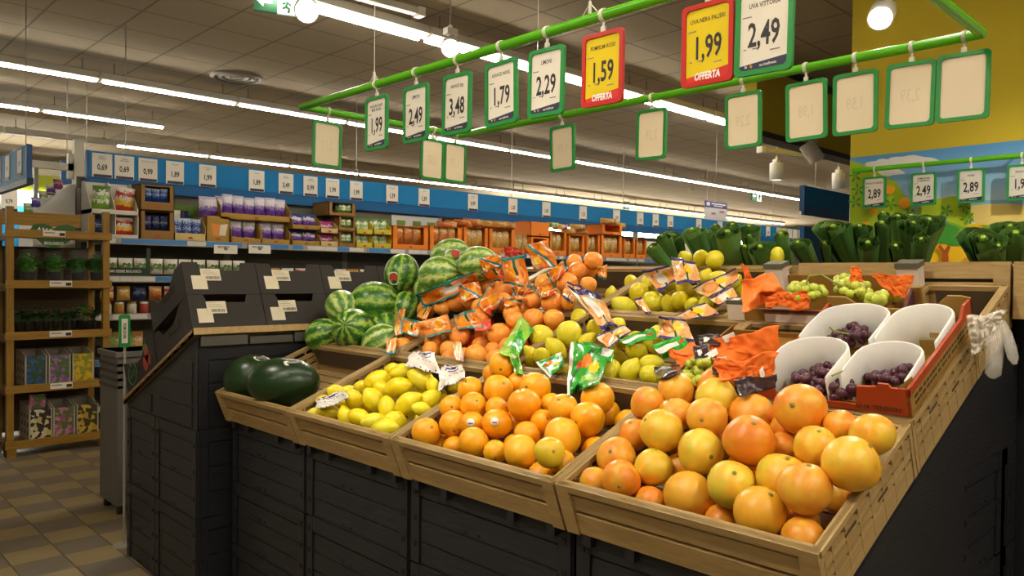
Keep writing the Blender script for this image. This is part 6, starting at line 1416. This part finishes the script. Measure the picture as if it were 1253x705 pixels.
for k, (c4, fn, lb) in enumerate(([[(853, 410), (880, 408), (882, 421), (855, 422)], pr_dark, 'dark oval label with a white mark on the grape wrapping, upper one'], [[(848, 424), (866, 421), (872, 438), (850, 440)], pr_dark, 'dark oval label with a white mark on the grape wrapping, lower one'], [[(883, 412), (898, 406), (900, 415), (888, 420)], pr_plainw, 'white comma-shaped label, topmost of three on the wrapping'], [[(862, 434), (876, 426), (879, 433), (866, 440)], pr_plainw, 'white comma-shaped label, middle one of three on the wrapping'], [[(876, 438), (889, 436), (890, 445), (880, 446)], pr_plainw, 'white comma-shaped label, lowest of three on the wrapping'], [[(871, 449), (890, 446), (893, 458), (872, 458)], pr_dark, 'dark round label beside the green grapes'])):
    tag(film('fruit_label', c4, fn, nu=12, nv=8, h=.20, amp=.003, seed=k), lb, 'label')
tag(film('plastic_punnet', [(800, 449), (832, 446), (833, 457), (803, 466)], pr_black, nu=14, nv=8, h=.17, amp=.004), 'black plastic edge of a punnet right of the lemon nets', 'punnet'); tag(film('plastic_punnet', [(898, 464), (950, 458), (950, 474), (905, 486)], pr_black, nu=16, nv=10, h=.165, amp=.006), 'black plastic edge of a punnet left of the orange-red box', 'punnet')
MARX = onS_ = None
# maroon box edge standing between the foam collar and the leek crate
p = cf(.955, .735, .125); tt = thing('box_lid', 'maroon cardboard edge sticking up behind the back foam collars', 'box lid', p, MCR); MB().prism([(0, 0, 0), (.10, 0, 0), (.10, 0, .05), (0, 0, .01)][::-1], (0, .008, 0)).build('edge_panel', MAR, tt)
MB().b2((.10, -.02, 0), (.11, .008, .055)).build('end_flap', KRAFT, tt)
# ---- plastic gloves
GLV = mat('glove_plastic', 'efe6d4', .18, .7, alpha=.55); GLV2 = mat('glove_plastic_thin', 'f0eadc', .15, .7, alpha=.28)
gl_ = film('plastic_glove', [(1182, 388), (1232, 380), (1214, 412), (1190, 440)], lambda u, v: GLV, nu=34, nv=28, h=.15, amp=.03, seed=3, rnd_=3)
tag(gl_, 'crumpled clear plastic gloves lying on the empty crate at the right', 'gloves')
b = MB()
def finger(pts, r):
    P = [onX(x, y, X) for x, y, X in pts]; n = len(P); b.tube(P, r, 10, radii=[r*(.9+.25*math.sin(PI*i/(n-1))) if i < n-1 else r*.4 for i in range(n)])
finger([(1216, 400, 2.12), (1218, 416, 2.08), (1217, 432, 2.06), (1216, 446, 2.05), (1215, 458, 2.05), (1214, 463, 2.05)], .016); finger([(1226, 396, 2.10), (1232, 410, 2.06), (1236, 424, 2.05), (1240, 438, 2.05), (1242, 446, 2.05)], .011)
finger([(1208, 404, 2.12), (1209, 414, 2.09), (1208, 420, 2.08)], .012)
c = b.v[0]; b.v = [tuple(Vector(p)-Vector(c)) for p in b.v]; gl2 = b.build('plastic_glove', GLV2, None, c); tag(gl2, 'clear glove with long fingers hanging over the crate edge', 'glove')
# ------------------------------------------------ leeks
LKD = mat('leek_leaf', '2f5a22', .42, .45); N = NT(LKD); v_ = N.coord('Generated', (60, 60, 1.5)); nn_ = N.noise(v_, 3, 3); oi_ = N.objrand()
N.base(N.ramp(N.math('ADD', nn_, N.math('MULTIPLY', N.math('SUBTRACT', oi_, .5), .3)), [(.25, '2e5424'), (.5, '50803a'), (.8, '86a85c')])); N.bump(nn_, .3, .003)
LKM = mat('leek_inner', '7fa53a', .45, .4); LKC = mat('leek_core', '8cae3c', .5, .4); LKE = mat('leek_edge', '9ab05a', .5)
def leek_proto(seed, L=.26, wide=1.0, layers=6, fan=0.0):
    """rolled leaves cut off level: concentric at the cut, outer ones flaring a little, the last one or two opening like a fan"""
    q = random.Random(seed); parts = []
    for k in range(layers):
        b = MB(); last = k >= layers-2 and fan > 0
        r1 = .011+.0058*k; r0 = r1*.72
        if last: r1 *= 1+.55*fan
        a0 = q.uniform(0, 6.28) if not last else (-.4 if k % 2 else 2.7)+q.uniform(-.3, .3); arc = PI*(1.75 if not last else 1.0); top = L*(1-.010*k*q.uniform(.2, 1.8)); sl = q.uniform(-.25, .25)*(.5+fan)
        def f(u, v, r0=r0, r1=r1, a0=a0, arc=arc, top=top, last=last, sl=sl):
            a = a0+(u-.5)*arc; r = (r0+(r1-r0)*v**1.6)*(1+.10*(u-.5)+.035*math.sin(a*7+a0*3)+.02*math.sin(a*15)); z = top*v+v*r1*sl*math.cos(a)*1.5
            if last: z -= .035*fan*v*(2*abs(u-.5))**2; 
            x, y = r*math.cos(a)*wide, r*math.sin(a)*(1-.25*fan*(1 if last else .3))
            return (x, y, z)
        b.use(LKM if k == 0 else LKD); b.grid(f, 28, 8); b.use(LKE); b.grid(lambda u, v, f=f: f(u, .990+.014*v), 28, 1)
        parts.append(('leaf', b.mesh('leaf')))
    b = MB().use(LKC); b.lathe([(.0, .0), (.0075, 0), (.008, L*1.0), (.0065, L*1.012), (.004, L*1.006), (0, L*1.006)], 12); parts.append(('core', b.mesh('core')))
    return parts
LP = [leek_proto(1), leek_proto(2, wide=1.1, fan=.35), leek_proto(3, layers=4), leek_proto(4, wide=1.15, layers=7, fan=.7)]
LKS = [ # tip x, y, foot x, y, distance X, kind, width
 (797, 302, 825, 335, 2.66, 0, .9, 'leftmost leek, pointing left over the crate edge'), (809, 288, 832, 335, 2.74, 1, .9, 'second leek from the left, its leaves fanned out'), (824, 287, 838, 335, 2.80, 3, .8, 'leek with a frayed fan behind the second one'),
 (846, 280, 868, 335, 2.72, 1, 1.15, 'broad leek with a flat cut top left of the spiral one'), (864, 284, 884, 335, 2.80, 3, .9, 'leek with long slanted leaves beside the broad one'), (890, 283, 900, 336, 2.66, 0, 1.35, 'leek showing a neat spiral at its cut end'), (875, 275, 884, 330, 2.92, 2, .8, 'small leek tip peeking up behind the spiral leek'),
 (896, 274, 902, 330, 2.95, 0, .9, 'dark leek rising behind the spiral leek'), (916, 276, 922, 330, 2.95, 1, 1.0, 'tall dark leek below the hanging poster'), (917, 288, 928, 335, 2.78, 2, .8, 'slim pale-cored leek below the tall dark one'), (911, 301, 918, 337, 2.66, 2, .75, 'low leek with a bright core left of the wide one'), (930, 301, 937, 338, 2.66, 1, 1.1, 'wide leek with a bright core in front'), (955, 285, 968, 335, 2.72, 2, 1.05, 'leek with a rolled top near the blue panel'), (976, 296, 996, 332, 2.70, 1, .9, 'leek leaning right towards the green grape box'),
 (945, 300, 950, 338, 2.74, 3, .8, 'leek with straight dark leaves beside the rolled one'),
 (1009, 297, 1013, 326, 2.56, 2, .8, 'short bright-cored leek left of the big fan'), (1019, 276, 1040, 326, 2.60, 3, 1.25, 'big fan-shaped leek in front of the mural edge'), (1034, 278, 1043, 326, 2.68, 0, .9, 'leek right behind the big fan'), (1052, 276, 1060, 326, 2.66, 1, 1.0, 'leek with a rounded pale tip in the middle of the mural group'), (1062, 296, 1063, 326, 2.52, 0, 1.1, 'short open-topped leek in the middle of the mural group'), (1079, 272, 1080, 326, 2.60, 2, 1.05, 'tall narrow leek with a yellowish tip'),
 (1081, 260, 1090, 322, 2.76, 2, .9, 'tallest leek against the mural'), (1099, 264, 1104, 322, 2.76, 0, .95, 'leek with a ragged top beside the tallest one'), (1115, 263, 1112, 322, 2.76, 0, .95, 'leek with a ring-shaped top against the mural'), (1096, 300, 1100, 328, 2.50, 2, .95, 'short leek with brownish leaves right of the middle'), (1118, 272, 1118, 326, 2.62, 3, .9, 'leek with a wide collar in the right of the group'), (1137, 268, 1125, 326, 2.66, 3, 1.15, 'fan-shaped leek leaning right in the mural group'), (1127, 292, 1122, 330, 2.50, 0, .85, 'leek with a slanted top above the glove crate'),
 (1203, 290, 1212, 336, 2.52, 3, 1.25, 'dark fan-shaped leek at the right over the crate boards'), (1222, 300, 1224, 332, 2.52, 2, .85, 'slim leek between the dark fan and the right edge'), (1243, 284, 1240, 332, 2.58, 1, 1.3, 'leek with a leafy top at the right edge'), (1236, 276, 1240, 325, 2.70, 3, 1.0, 'leek behind the leafy one at the right edge')]
for i, (tx, ty, fx, fy, X, kd, wd, lb) in enumerate(LKS):
    tip = onX(tx, ty, X-.075); foot = onX(fx, fy, X+.035); d = (tip-foot); L = d.length; d.normalize(); L = max(L, .19); foot2 = tip-d*L
    q = d.to_track_quat('Z', 'Y') @ Quaternion((0, 0, 1), {0: .4, 1: 1.0, 2: 0, 3: .8}[kd]+.3*math.sin(i*5.1)-.78)
    t = thing('leek', lb, 'leek', foot2, q.to_matrix())
    ws = wd*(.74 if i >= 15 else .88); t.scale = (ws, ws, L/.26)
    for nm_, me in LP[kd]:
        o = bpy.data.objects.new(nm_, me); COL.objects.link(o); o.parent = t
p = CAM+ray(951, 314)*(2.62/ray(953, 308).x); pf = sphere_mesh('pear', M_NL, 3); o = bpy.data.objects.new('lemon', pf); COL.objects.link(o); o.location = p; o.scale = (.025, .025, .037); tag(o, 'pale yellow fruit standing beside the leeks behind the orange tissue', 'fruit')
